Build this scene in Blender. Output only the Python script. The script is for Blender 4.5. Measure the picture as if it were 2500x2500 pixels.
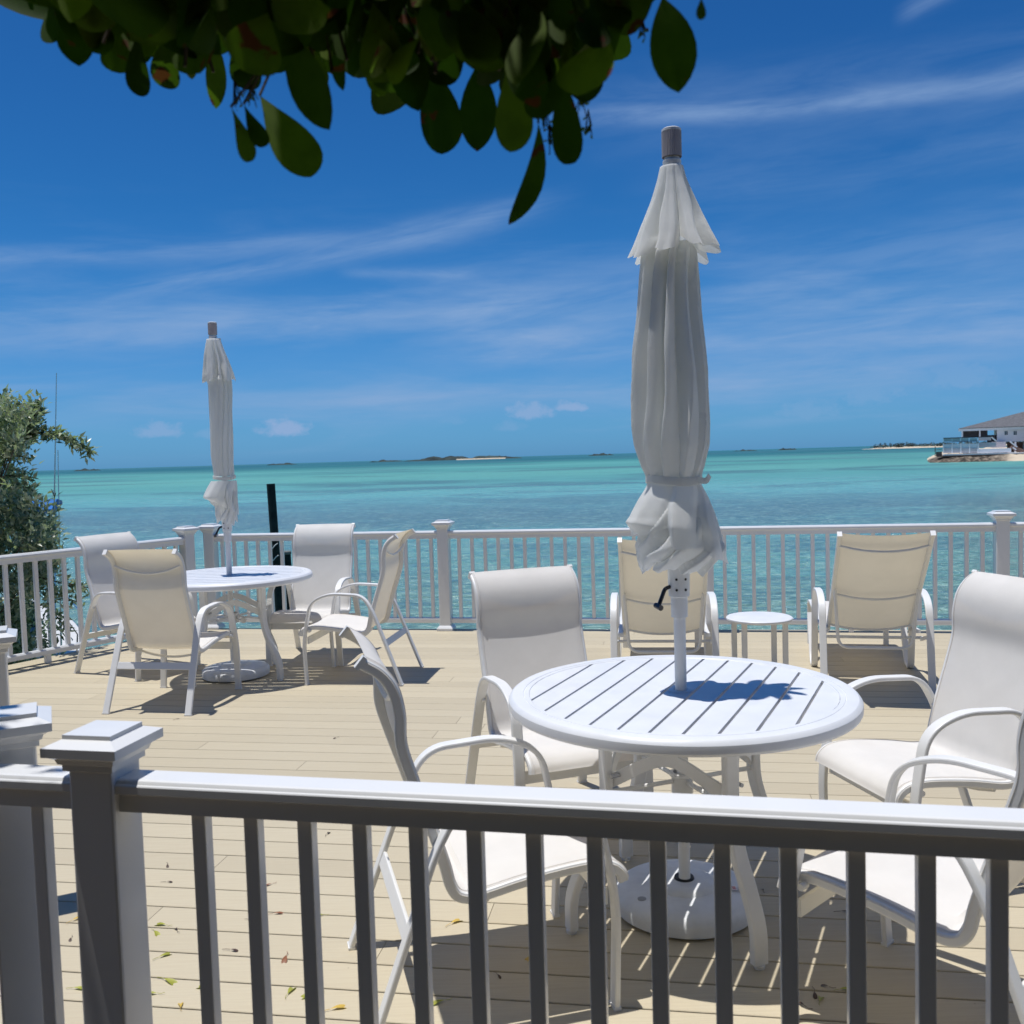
import bpy, bmesh, math, random
from mathutils import Vector, Matrix, noise as mnoise
random.seed(7)
R = math.radians
SC = bpy.context.scene
for _o in list(bpy.data.objects): bpy.data.objects.remove(_o)
COL = SC.collection
WATER_Z = -2.5
EYE = 1.54
# ------------------------------------------------------------------ camera
F_PX = 2320.0
pitch = math.atan(135.2 / F_PX); roll = R(1.696)
fw = Vector((0, math.cos(pitch), -math.sin(pitch)))
rt0 = Vector((1, 0, 0)); up0 = rt0.cross(fw)
rt = rt0 * math.cos(roll) - up0 * math.sin(roll)
up = rt0 * math.sin(roll) + up0 * math.cos(roll)
cam = bpy.data.cameras.new('Camera'); camo = bpy.data.objects.new('Camera', cam); COL.objects.link(camo)
camo.matrix_world = Matrix(((rt.x, up.x, -fw.x, 0), (rt.y, up.y, -fw.y, 0), (rt.z, up.z, -fw.z, EYE), (0, 0, 0, 1)))
cam.sensor_width = 36; cam.lens = 36 * F_PX / 2500; cam.clip_end = 60000; cam.clip_start = 0.05
cam.dof.use_dof = True; cam.dof.focus_distance = 5.0; cam.dof.aperture_fstop = 7.0
SC.camera = camo
# ------------------------------------------------------------------ sun, sky, exposure
SUN = Vector((-0.176, 0.012, 1.0)).normalized()
sl = bpy.data.lights.new('Sun', 'SUN'); slo = bpy.data.objects.new('Sun', sl); COL.objects.link(slo)
sl.energy = 3.75; sl.angle = R(0.53); sl.color = (1.0, 0.975, 0.93)
slo.rotation_euler = SUN.to_track_quat('Z', 'Y').to_euler()
W = bpy.data.worlds.new('World'); SC.world = W; W.use_nodes = True
wt = W.node_tree; wt.nodes.clear(); WN = wt.nodes; WL = wt.links
def wn(t, **k):
    n = WN.new(t)
    for a, b in k.items(): setattr(n, a, b)
    return n
sky = wn('ShaderNodeTexSky', sky_type='NISHITA'); sky.sun_disc = False
sky.sun_elevation = math.asin(SUN.z); sky.sun_rotation = R(-86)
sky.air_density = 1.0; sky.dust_density = 0.3; sky.ozone_density = 3.0; sky.altitude = 0
bg = wn('ShaderNodeBackground'); bg.inputs[1].default_value = 0.080
wo = wn('ShaderNodeOutputWorld')
def wmath(op, a, b=None, c=None, clamp=False):
    n = wn('ShaderNodeMath', operation=op); n.use_clamp = clamp
    for i, v in enumerate((a, b, c)):
        if v is None: continue
        if isinstance(v, (int, float)): n.inputs[i].default_value = v
        else: WL.new(v, n.inputs[i])
    return n.outputs[0]
def wmix(f, a, b, blend='MIX'):
    n = wn('ShaderNodeMix', data_type='RGBA', blend_type=blend)
    for s, v in ((n.inputs[0], f), (n.inputs[6], a), (n.inputs[7], b)):
        if isinstance(v, (int, float)): s.default_value = v
        elif isinstance(v, tuple): s.default_value = v
        else: WL.new(v, s)
    return n.outputs[2]
tc = wn('ShaderNodeTexCoord'); sep = wn('ShaderNodeSeparateXYZ'); WL.new(tc.outputs['Generated'], sep.inputs[0])
dx, dy, dz = sep.outputs
den = wmath('ADD', wmath('MAXIMUM', dz, 0.0), 0.10)
px = wmath('DIVIDE', dx, den); py = wmath('DIVIDE', dy, den)
def wcomb(x, y, z=0.0):
    n = wn('ShaderNodeCombineXYZ')
    for i, v in enumerate((x, y, z)):
        if isinstance(v, (int, float)): n.inputs[i].default_value = v
        else: WL.new(v, n.inputs[i])
    return n.outputs[0]
def wnoise(vec, scale, detail=4, rough=0.55, dist=0.0):
    n = wn('ShaderNodeTexNoise'); n.inputs['Scale'].default_value = scale; n.inputs['Detail'].default_value = detail
    n.inputs['Roughness'].default_value = rough; n.inputs['Distortion'].default_value = dist
    WL.new(vec, n.inputs['Vector']); return n.outputs[0]
def wramp(v, lo, hi):
    n = wn('ShaderNodeMapRange', interpolation_type='SMOOTHSTEP'); n.inputs[1].default_value = lo; n.inputs[2].default_value = hi
    WL.new(v, n.inputs[0]); return n.outputs[0]
el = wmath('ARCSINE', dz)                      # radians above the horizon
az = wmath('ARCTAN2', dx, dy)                  # radians right of +Y
grade = wn('ShaderNodeValToRGB'); WL.new(wmath('DIVIDE', wmath('MAXIMUM', el, 0.0), 0.5), grade.inputs[0]); ge = grade.color_ramp.elements
SKY_GRADE = [(0.0, (0.215, 0.62, 1.45)), (0.066, (0.23, 0.62, 1.25)), (0.122, (0.25, 0.62, 1.15)), (0.29, (0.19, 0.61, 1.06)), (0.50, (0.135, 0.55, 0.98)), (0.9, (0.12, 0.49, 0.92))]
ge[0].position = 0.0; ge[0].color = SKY_GRADE[0][1] + (1,); ge[1].position = 0.9; ge[1].color = SKY_GRADE[-1][1] + (1,)
for _p, _c in SKY_GRADE[1:-1]: _e = ge.new(_p); _e.color = _c + (1,)
skyc = wmix(1.0, sky.outputs[0], grade.outputs[0], 'MULTIPLY')
# long cirrus streaks that climb to the right
def streak(az0, az1, el0, slope, width, seed, amp, curve=0.0):
    a = wmath('SUBTRACT', az, (az0 + az1) / 2)
    line = wmath('ADD', wmath('MULTIPLY', a, slope), el0)
    if curve: line = wmath('ADD', line, wmath('MULTIPLY', wmath('MULTIPLY', a, a), curve))
    nz = wnoise(wcomb(wmath('MULTIPLY', az, 3.0), wmath('MULTIPLY', el, 9.0), seed), 2.0, 5, 0.6)
    d = wmath('SUBTRACT', wmath('SUBTRACT', el, line), wmath('MULTIPLY', wmath('SUBTRACT', nz, 0.5), width * 1.6))
    g = wmath('POWER', 2.718, wmath('MULTIPLY', wmath('MULTIPLY', d, d), -1.0 / (width * width)))
    hw = (az1 - az0) / 2
    edge = wmath('SUBTRACT', 1.0, wmath('DIVIDE', wmath('ABSOLUTE', a), hw), clamp=True)
    edge = wramp(edge, 0.0, 0.45)
    wisp = wnoise(wcomb(wmath('MULTIPLY', wmath('SUBTRACT', az, wmath('MULTIPLY', el, 1.2)), 7.0), wmath('MULTIPLY', wmath('SUBTRACT', el, wmath('MULTIPLY', az, slope)), 42.0), seed + 5), 1.0, 5, 0.6, 0.4)
    return wmath('MULTIPLY', wmath('MULTIPLY', wmath('MULTIPLY', g, edge), wramp(wisp, 0.22, 0.72)), amp)
STREAKS = [(0.00, 0.68, 0.323, -0.035, 0.009, 1.3, 0.46, 0.0), (0.0, 0.68, 0.330, -0.03, 0.030, 4.1, 0.20, 0.0), (0.10, 0.66, 0.265, 0.03, 0.035, 4.4, 0.16, 0.0),
           (-0.46, 0.10, 0.208, 0.20, 0.013, 2.2, 0.50, 0.0), (-0.60, -0.12, 0.205, 0.10, 0.009, 9.2, 0.38, 0.0), (-0.66, -0.24, 0.125, 0.05, 0.022, 3.7, 0.50, 0.0),
           (-0.38, 0.08, 0.142, 0.03, 0.022, 6.6, 0.48, 0.3), (-0.10, 0.20, 0.152, 0.10, 0.030, 2.6, 0.35, 0.0), (-0.14, 0.66, 0.112, 0.02, 0.016, 7.4, 0.50, 0.0), (-0.2, 0.66, 0.135, 0.01, 0.04, 1.4, 0.25, 0.0),
           (-0.26, 0.50, 0.068, 0.02, 0.018, 8.8, 0.42, 0.0), (0.18, 0.66, 0.180, 0.02, 0.030, 5.9, 0.25, 0.0), (0.38, 0.50, 0.400, 0.25, 0.008, 2.9, 0.35, 0.0), (-0.18, -0.02, 0.19, -0.04, 0.006, 3.1, 0.35, 0.0),
           (0.12, 0.66, 0.085, 0.0, 0.030, 1.9, 0.38, 0.0), (-0.6, 0.0, 0.06, 0.02, 0.03, 5.2, 0.22, 0.0)]
cl = None
for s in STREAKS:
    v = streak(*s); cl = v if cl is None else wmath('ADD', cl, v)
# thin veil low down
veil = wnoise(wcomb(wmath('MULTIPLY', az, 2.2), wmath('MULTIPLY', el, 16.0), 3.3), 1.5, 6, 0.6, 0.5)
veil = wmath('MULTIPLY', wramp(veil, 0.45, 0.8), wmath('MULTIPLY', wramp(el, 0.0, 0.03), wmath('SUBTRACT', 1.0, wramp(el, 0.10, 0.30))))
cl = wmath('ADD', cl, wmath('MULTIPLY', veil, 0.42), clamp=True)
# small cumulus puffs low over the horizon
pf = None
for (pa, pe, sz, am) in ((-0.232, 0.0330, 0.024, 0.95), (0.022, 0.044, 0.024, 0.75), (0.066, 0.049, 0.016, 0.85), (-0.352, 0.034, 0.020, 0.60), (-0.305, 0.030, 0.014, 0.3), (0.0, 0.030, 0.014, 0.25),
                         (0.36, 0.050, 0.04, 0.34), (0.30, 0.034, 0.03, 0.30), (0.44, 0.060, 0.04, 0.34), (0.17, 0.048, 0.02, 0.2), (-0.06, 0.04, 0.02, 0.2)):
    a = wmath('DIVIDE', wmath('SUBTRACT', az, pa), sz * 1.45); e = wmath('DIVIDE', wmath('SUBTRACT', el, pe), sz * 0.85)
    e = wmath('MULTIPLY', e, wmath('ADD', 1.0, wmath('MULTIPLY', wmath('LESS_THAN', e, 0.0), 1.6)))
    d = wmath('SQRT', wmath('ADD', wmath('MULTIPLY', a, a), wmath('MULTIPLY', e, e)))
    nz = wnoise(wcomb(wmath('MULTIPLY', az, 55.0), wmath('MULTIPLY', el, 70.0), pa * 9), 1.4, 5, 0.6)
    v = wmath('MULTIPLY', wramp(wmath('ADD', wmath('SUBTRACT', 1.0, d), wmath('MULTIPLY', wmath('SUBTRACT', nz, 0.5), 1.6)), 0.0, 0.8), am)
    pf = v if pf is None else wmath('MAXIMUM', pf, v)
cl = wmath('MAXIMUM', cl, pf)
skyv = wmix(cl, skyc, (3.0, 4.6, 7.4, 1))
WL.new(skyv, bg.inputs[0]); WL.new(bg.outputs[0], wo.inputs[0])
vs = SC.view_settings; vs.view_transform = 'Standard'; vs.look = 'None'; vs.gamma = 1; vs.use_curve_mapping = False; vs.exposure = 0.17
SC.render.engine = 'CYCLES'; SC.cycles.max_bounces = 12; SC.cycles.diffuse_bounces = 7; SC.cycles.transparent_max_bounces = 12
try:
    SC.cycles.use_denoising = True
except Exception: pass

# ------------------------------------------------------------------ materials
class Mat:
    def __init__(s, name):
        s.m = bpy.data.materials.new(name); s.m.use_nodes = True; s.t = s.m.node_tree; s.b = s.t.nodes['Principled BSDF']; s.o = s.t.nodes['Material Output']
    def n(s, t, **k):
        x = s.t.nodes.new(t)
        for a, b in k.items(): setattr(x, a, b)
        return x
    def l(s, a, b): s.t.links.new(a, b)
    def setin(s, n, i, v):
        if v is None: return
        if isinstance(v, (int, float, tuple)): n.inputs[i].default_value = v
        else: s.l(v, n.inputs[i])
    def math(s, op, a, b=None, c=None, clamp=False):
        x = s.n('ShaderNodeMath', operation=op); x.use_clamp = clamp
        s.setin(x, 0, a); s.setin(x, 1, b); s.setin(x, 2, c); return x.outputs[0]
    def mix(s, f, a, b, blend='MIX'):
        x = s.n('ShaderNodeMix', data_type='RGBA', blend_type=blend); s.setin(x, 0, f); s.setin(x, 6, a); s.setin(x, 7, b); return x.outputs[2]
    def coord(s, scale=(1, 1, 1), rot=(0, 0, 0), src='Object', loc=(0, 0, 0)):
        c = s.n('ShaderNodeTexCoord'); mp = s.n('ShaderNodeMapping'); mp.inputs['Scale'].default_value = scale; mp.inputs['Rotation'].default_value = rot; mp.inputs['Location'].default_value = loc
        s.l(c.outputs[src], mp.inputs[0]); return mp.outputs[0]
    def noise(s, vec, scale, detail=4, rough=0.5, dist=0.0, out=0):
        x = s.n('ShaderNodeTexNoise'); x.inputs['Scale'].default_value = scale; x.inputs['Detail'].default_value = detail; x.inputs['Roughness'].default_value = rough; x.inputs['Distortion'].default_value = dist
        s.l(vec, x.inputs['Vector']); return x.outputs[out]
    def rng(s, v, lo, hi, a=0.0, b=1.0, smooth=True):
        x = s.n('ShaderNodeMapRange', interpolation_type='SMOOTHSTEP' if smooth else 'LINEAR')
        s.setin(x, 0, v)
        for i, q in enumerate((lo, hi, a, b)): x.inputs[1 + i].default_value = q
        return x.outputs[0]
    def bump(s, h, strength=0.3, dist=0.01):
        x = s.n('ShaderNodeBump'); x.inputs['Strength'].default_value = strength; x.inputs['Distance'].default_value = dist; s.l(h, x.inputs['Height'])
        s.l(x.outputs[0], s.b.inputs['Normal']); return x
    def base(s, c, rough=0.5, spec=0.5):
        if isinstance(c, tuple): s.b.inputs['Base Color'].default_value = c if len(c) == 4 else c + (1,)
        else: s.l(c, s.b.inputs['Base Color'])
        if isinstance(rough, (int, float)): s.b.inputs['Roughness'].default_value = rough
        else: s.l(rough, s.b.inputs['Roughness'])
        s.b.inputs['Specular IOR Level'].default_value = spec
        return s

def simple(name, c, rough=0.5, spec=0.5, var=0.04, scale=6, bump=0.0, bscale=60, metal=0.0):
    m = Mat(name); v = m.coord()
    n = m.noise(v, scale, 5, 0.6)
    c2 = tuple(x * (1 - var * 2) for x in c) + (1,); c1 = tuple(min(1, x * (1 + var)) for x in c) + (1,)
    m.base(m.mix(m.rng(n, 0.3, 0.7), c2, c1), m.rng(m.noise(v, scale * 3, 3), 0.3, 0.7, rough * 0.85, min(1, rough * 1.15)), spec)
    m.b.inputs['Metallic'].default_value = metal
    if bump: m.bump(m.noise(v, bscale, 4, 0.6), bump, 0.002)
    return m.m

vinyl = simple('white_vinyl', (0.76, 0.765, 0.77), 0.22, 0.5, 0.015, 3, 0.05, 40)
metalw = simple('white_powder_coat', (0.76, 0.76, 0.75), 0.42, 0.5, 0.02, 5, 0.08, 260)
tablew = simple('table_enamel', (0.74, 0.755, 0.78), 0.38, 0.5, 0.02, 5, 0.05, 200)
plasticw = simple('white_plastic', (0.72, 0.74, 0.76), 0.45, 0.5, 0.05, 9, 0.10, 120)
finialm = simple('grey_plastic', (0.56, 0.51, 0.50), 0.5, 0.4, 0.03, 9)
darkm = simple('dark_handle', (0.03, 0.032, 0.04), 0.3, 0.5, 0.1, 9)
chrome = simple('chrome_bolt', (0.55, 0.55, 0.55), 0.25, 0.5, 0.02, 9, metal=1.0)
blackrub = simple('black_rubber', (0.015, 0.015, 0.017), 0.5)
holem = simple('dark_hole', (0.02, 0.02, 0.02), 0.7)

def cloth(name, c, tcol, tr=0.3, weave=900, crease=0.0):
    m = Mat(name); v = m.coord()
    n = m.noise(v, 5, 5, 0.6); c2 = tuple(x * 0.93 for x in c) + (1,)
    m.base(m.mix(m.rng(n, 0.35, 0.7), c2, c + (1,)), 0.8, 0.25)
    h = m.noise(v, weave, 2, 0.5)
    if crease:
        cr = m.noise(m.coord((9, 9, 3)), 2.2, 6, 0.62, 0.8); h2 = m.math('ADD', m.math('MULTIPLY', h, 0.06), cr); m.bump(h2, crease, 0.02)
    else: m.bump(h, 0.25, 0.001)
    t = m.n('ShaderNodeBsdfTranslucent'); t.inputs[0].default_value = tcol + (1,)
    mx = m.n('ShaderNodeMixShader'); mx.inputs[0].default_value = tr
    m.l(m.b.outputs[0], mx.inputs[1]); m.l(t.outputs[0], mx.inputs[2]); m.l(mx.outputs[0], m.o.inputs[0])
    return m.m
sling = cloth('sling_fabric', (0.86, 0.85, 0.84), (0.85, 0.70, 0.44), 0.27)
slingc = cloth('chaise_fabric', (0.76, 0.73, 0.665), (0.76, 0.67, 0.50), 0.20)
canvas = cloth('umbrella_canvas', (0.93, 0.93, 0.92), (0.93, 0.93, 0.88), 0.46, 700, 0.22)

def deck_mat():
    m = Mat('composite_deck'); a = m.n('ShaderNodeAttribute'); a.attribute_name = 'tone'
    ROT = (0, 0, R(9.37))
    v = m.coord((1, 1, 1), ROT)
    g1 = m.noise(m.coord((2.2, 60, 1), ROT), 2.0, 5, 0.65, 0.3)
    g2 = m.noise(m.coord((9, 190, 1), ROT), 2.0, 3, 0.6)
    big = m.noise(v, 0.8, 4, 0.6)
    base = m.mix(a.outputs['Fac'], (0.475, 0.415, 0.297, 1), (0.545, 0.480, 0.347, 1))
    base = m.mix(m.math('MULTIPLY', m.rng(g1, 0.35, 0.75), 0.42), base, (0.44, 0.36, 0.255, 1))
    base = m.mix(m.math('MULTIPLY', m.rng(big, 0.4, 0.75), 0.22), base, (0.575, 0.51, 0.375, 1))
    spk = m.noise(v, 34, 2, 0.5); st = m.noise(v, 2.5, 3, 0.5)
    spm = m.math('MULTIPLY', m.rng(spk, 0.74, 0.80), m.rng(st, 0.45, 0.6))
    base = m.mix(m.math('MULTIPLY', spm, 0.55), base, (0.12, 0.08, 0.05, 1))
    m.base(base, m.rng(g1, 0.3, 0.7, 0.5, 0.7), 0.35)
    m.bump(m.math('ADD', g1, g2), 0.35, 0.0015)
    return m.m
deckm = deck_mat()
under = simple('dark_joist', (0.05, 0.04, 0.03), 0.9, 0.2)

def leafmat(name, dark, light, spot=(0.10, 0.03, 0.02), under=None, tr=0.25, spots=0.0, rough=0.45, spec=0.5):
    m = Mat(name); a = m.n('ShaderNodeAttribute'); a.attribute_name = 'tone'
    c = m.mix(a.outputs['Fac'], dark + (1,), light + (1,))
    if under:
        g = m.n('ShaderNodeNewGeometry'); c = m.mix(g.outputs['Backfacing'], c, under + (1,))
    v = m.coord()
    c = m.mix(m.math('MULTIPLY', m.rng(m.noise(v, 25, 3), 0.4, 0.7), 0.3), c, tuple(x * 0.6 for x in dark) + (1,))
    if spots:
        s = m.rng(m.noise(v, spots, 3, 0.5), 0.635, 0.675); c = m.mix(s, c, spot + (1,))
    m.base(c, rough, spec)
    t = m.n('ShaderNodeBsdfTranslucent'); m.l(m.mix(1.0, c, (1.1, 1.5, 0.5, 1), 'MULTIPLY'), t.inputs[0])
    mx = m.n('ShaderNodeMixShader'); mx.inputs[0].default_value = tr
    m.l(m.b.outputs[0], mx.inputs[1]); m.l(t.outputs[0], mx.inputs[2]); m.l(mx.outputs[0], m.o.inputs[0])
    return m.m
leaf_over = leafmat('overhead_leaf', (0.026, 0.055, 0.009), (0.12, 0.17, 0.022), tr=0.34, spots=26, rough=0.65, spec=0.10)
leaf_silver = leafmat('silver_leaf', (0.11, 0.15, 0.075), (0.46, 0.52, 0.36), under=(0.50, 0.54, 0.42), tr=0.18, rough=0.35)
leaf_sky_blocker = leafmat('sky_blocker_leaf', (0.020, 0.035, 0.012), (0.06, 0.09, 0.03), tr=0.1)
bark = simple('bark', (0.10, 0.08, 0.06), 0.9, 0.2, 0.25, 14, 0.8, 40)
soil = simple('shaded_soil', (0.17, 0.13, 0.09), 0.95, 0.2, 0.25, 5, 0.6, 30)
rockm = simple('coral_rock', (0.22, 0.18, 0.14), 0.9, 0.2, 0.35, 0.9, 0.9, 3)
sandm = simple('beach_sand', (0.62, 0.52, 0.38), 0.9, 0.2, 0.1, 0.3)
scrub = simple('island_scrub', (0.045, 0.065, 0.06), 0.9, 0.2, 0.3, 0.02)
pilem = simple('dark_piling', (0.012, 0.02, 0.017), 0.7, 0.3, 0.3, 6, 0.8, 30)
rope = simple('white_rope', (0.7, 0.7, 0.66), 0.8)

def water_mat():
    m = Mat('sea_water')
    c = m.n('ShaderNodeTexCoord'); sp = m.n('ShaderNodeSeparateXYZ'); m.l(c.outputs['Object'], sp.inputs[0])
    x, y, z = sp.outputs
    # sea bed: distance rows of sand and sea grass, drawn in log distance so that patches far out are larger ones
    r = m.math('SQRT', m.math('ADD', m.math('MULTIPLY', x, x), m.math('MULTIPLY', y, y)))
    L = m.math('LOGARITHM', m.math('MAXIMUM', m.math('ADD', y, m.math('MULTIPLY', x, 0.2)), 4.0), 10.0)
    def vec(a, b, s):
        n = m.n('ShaderNodeCombineXYZ'); m.setin(n, 0, a); m.setin(n, 1, b); m.setin(n, 2, s); return n.outputs[0]
    ang = m.math('DIVIDE', x, m.math('MAXIMUM', r, 4.0))
    Ld = m.math('ADD', L, m.math('MULTIPLY', m.math('SUBTRACT', m.noise(vec(m.math('MULTIPLY', ang, 2.0), L, 7.0), 2.2, 4, 0.6), 0.5), 0.16))
    cr = m.n('ShaderNodeValToRGB'); m.l(m.math('DIVIDE', Ld, 4.0), cr.inputs[0]); cr.color_ramp.interpolation = 'B_SPLINE'
    stops = [(1.0, (0.125, 0.225, 0.165)), (1.40, (0.130, 0.255, 0.205)), (1.52, (0.115, 0.30, 0.26)), (1.66, (0.120, 0.37, 0.34)), (1.74, (0.080, 0.19, 0.20)), (1.80, (0.065, 0.145, 0.165)),
             (1.90, (0.075, 0.22, 0.235)), (1.97, (0.110, 0.38, 0.37)), (2.08, (0.115, 0.37, 0.34)), (2.20, (0.075, 0.30, 0.28)), (2.34, (0.110, 0.36, 0.32)), (2.50, (0.050, 0.24, 0.23)),
             (2.62, (0.090, 0.32, 0.29)), (2.74, (0.040, 0.20, 0.19)), (2.90, (0.012, 0.12, 0.135)), (3.20, (0.008, 0.085, 0.11)), (4.0, (0.010, 0.13, 0.16))]
    els = cr.color_ramp.elements
    els[0].position = stops[0][0] / 4; els[0].color = stops[0][1] + (1,)
    els[1].position = stops[-1][0] / 4; els[1].color = stops[-1][1] + (1,)
    for p, q in stops[1:-1]:
        e = els.new(p / 4); e.color = q + (1,)
    col = cr.outputs[0]
    patch = m.noise(vec(m.math('MULTIPLY', ang, 2.6), m.math('MULTIPLY', L, 9.0), 1.0), 1.8, 6, 0.62, 0.6)
    col = m.mix(m.math('MULTIPLY', m.rng(patch, 0.48, 0.62), 0.70), col, (0.050, 0.140, 0.165, 1))
    patch2 = m.noise(vec(m.math('MULTIPLY', ang, 1.6), m.math('MULTIPLY', L, 12.0), 4.0), 1.8, 5, 0.6, 0.4)
    col = m.mix(m.math('MULTIPLY', m.rng(patch2, 0.54, 0.70), 0.45), col, (0.13, 0.42, 0.40, 1))
    bed = m.noise(m.coord((1.0, 0.8, 1)), 1.1, 5, 0.65, 0.7)
    near = m.rng(r, 8, 60, 1.0, 0.0)
    col = m.mix(m.math('MULTIPLY', m.math('MULTIPLY', m.rng(bed, 0.45, 0.62), near), 0.55), col, (0.16, 0.32, 0.27, 1))
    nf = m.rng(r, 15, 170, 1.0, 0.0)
    ripple_light = m.noise(m.coord((1.0, 1.5, 1), (0, 0, R(10))), 1.5, 6, 0.75, 1.4)  # pale and dark ripple light painted into the near water colour
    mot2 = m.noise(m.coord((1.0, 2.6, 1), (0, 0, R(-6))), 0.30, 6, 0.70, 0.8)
    lt = m.math('MULTIPLY', m.rng(ripple_light, 0.50, 0.60), nf); dk = m.math('MULTIPLY', m.rng(ripple_light, 0.48, 0.38), nf)
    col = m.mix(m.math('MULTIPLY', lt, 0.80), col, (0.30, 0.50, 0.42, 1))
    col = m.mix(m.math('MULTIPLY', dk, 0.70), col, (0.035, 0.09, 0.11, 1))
    col = m.mix(m.math('MULTIPLY', m.math('MULTIPLY', m.rng(mot2, 0.50, 0.62), m.rng(r, 40, 600, 1.0, 0.3)), 0.40), col, (0.055, 0.15, 0.18, 1))
    col = m.mix(1.0, col, (1.32, 1.19, 1.18, 1), 'MULTIPLY')
    m.base(col, m.rng(r, 30, 260, 0.12, 0.50), 0.5); m.b.inputs['IOR'].default_value = 1.33
    # wind ripples: several sizes, long crests across the view
    w1 = m.noise(m.coord((1.0, 2.2, 1), (0, 0, R(8))), 0.55, 3, 0.55, 0.3)
    w2 = m.noise(m.coord((1.0, 1.9, 1), (0, 0, R(-12))), 2.1, 4, 0.6, 0.5)
    w3 = m.noise(m.coord((1.0, 1.5, 1), (0, 0, R(20))), 7.0, 3, 0.6, 0.4)
    h = m.math('ADD', m.math('ADD', m.math('MULTIPLY', w1, 1.1), m.math('MULTIPLY', w2, 0.42)), m.math('MULTIPLY', w3, 0.10))
    b = m.bump(h, 1.0, 0.7)
    m.l(m.rng(r, 20, 900, 1.0, 0.5), b.inputs['Strength'])
    return m.m
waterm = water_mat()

# ------------------------------------------------------------------ mesh helpers
class MB:
    def __init__(s): s.v = []; s.f = []; s.t = []; s.tone = None; s.ang = 90
    def add(s, vs, fs, tone=None):
        o = len(s.v); s.v += [tuple(p) for p in vs]; s.f += [tuple(i + o for i in f) for f in fs]
        s.t += [0.5 if tone is None else tone] * len(fs); return s
    def box(s, c, d, rz=0.0, M=None, tone=None):
        hx, hy, hz = d[0] / 2, d[1] / 2, d[2] / 2
        P = [Vector((sx * hx, sy * hy, sz * hz)) for sz in (-1, 1) for sy in (-1, 1) for sx in (-1, 1)]
        if rz: P = [Matrix.Rotation(rz, 3, 'Z') @ p for p in P]
        if M: P = [M @ p for p in P]
        P = [p + Vector(c) for p in P]
        return s.add(P, [(0, 2, 3, 1), (4, 5, 7, 6), (0, 1, 5, 4), (2, 6, 7, 3), (0, 4, 6, 2), (1, 3, 7, 5)], tone)
    def lathe(s, prof, n=32, c=(0, 0, 0), capb=True, capt=True):
        vs = []; fs = []
        for r, z in prof:
            for i in range(n):
                a = 2 * math.pi * i / n; vs.append((c[0] + r * math.cos(a), c[1] + r * math.sin(a), c[2] + z))
        for k in range(len(prof) - 1):
            for i in range(n):
                j = (i + 1) % n; fs.append((k * n + i, k * n + j, (k + 1) * n + j, (k + 1) * n + i))
        if capb: fs.append(tuple(reversed(range(n))))
        if capt: fs.append(tuple((len(prof) - 1) * n + i for i in range(n)))
        return s.add(vs, fs)
    def sweep(s, path, sec, upv=None, caps=True, closed=False):
        """section points (a, b): a along side vector, b along normal; upv fixes the side vector"""
        P = [Vector(p) for p in path]; n = len(P); vs = []
        if not callable(sec) and len(sec) == 12: s.ang = 19
        prev = None
        for i, p in enumerate(P):
            t = (P[(i + 1) % n] - P[i - 1]) if closed else (P[min(i + 1, n - 1)] - P[max(i - 1, 0)])
            t.normalize()
            if upv is not None: side = Vector(upv) - t * t.dot(Vector(upv))
            else:
                ref = prev if prev is not None else (Vector((0, 0, 1)) if abs(t.z) < 0.9 else Vector((1, 0, 0)))
                side = ref - t * t.dot(ref)
            side.normalize(); prev = side; nrm = t.cross(side)
            sc = sec(i / (n - 1)) if callable(sec) else sec
            vs += [p + side * a + nrm * b for a, b in sc]
        m = len(vs) // n
        fs = []
        for i in range(n if closed else n - 1):
            k = (i + 1) % n
            for j in range(m):
                q = (j + 1) % m; fs.append((i * m + j, i * m + q, k * m + q, k * m + j))
        if caps and not closed: fs.append(tuple(reversed(range(m)))); fs.append(tuple((n - 1) * m + j for j in range(m)))
        return s.add(vs, fs)
    def tube(s, path, r, n=10, caps=True, closed=False):
        def sec(t):
            rr = r(t) if callable(r) else r
            return [(rr * math.cos(2 * math.pi * i / n), rr * math.sin(2 * math.pi * i / n)) for i in range(n)]
        return s.sweep(path, sec, None, caps, closed)
    def build(s, name, mat, parent=None, smooth=True, angle=35, loc=None, tone=False):
        me = bpy.data.meshes.new(name); me.from_pydata(s.v, [], s.f); me.materials.append(mat)
        if tone:
            at = me.attributes.new('tone', 'FLOAT', 'FACE')
            at.data.foreach_set('value', s.t)
        me.update()
        if smooth:
            bm = bmesh.new(); bm.from_mesh(me)
            bmesh.ops.recalc_face_normals(bm, faces=bm.faces) if len(s.f) < 60000 and not tone else None
            ca = R(min(angle, s.ang))
            for f in bm.faces: f.smooth = True
            for e in bm.edges:
                if len(e.link_faces) == 2 and e.calc_face_angle(0) > ca: e.smooth = False
            bm.to_mesh(me); bm.free()
        o = bpy.data.objects.new(name, me); COL.objects.link(o)
        if parent: o.parent = parent
        if loc: o.location = loc
        return o
def rrect(w, t, b):   # rounded rectangle section, w along side, t along normal
    a, c = w / 2, t / 2; k = b * 0.29
    return [(-a + b, -c), (a - b, -c), (a - k, -c + k), (a, -c + b), (a, c - b), (a - k, c - k), (a - b, c), (-a + b, c), (-a + k, c - k), (-a, c - b), (-a, -c + b), (-a + k, -c + k)]
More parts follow.
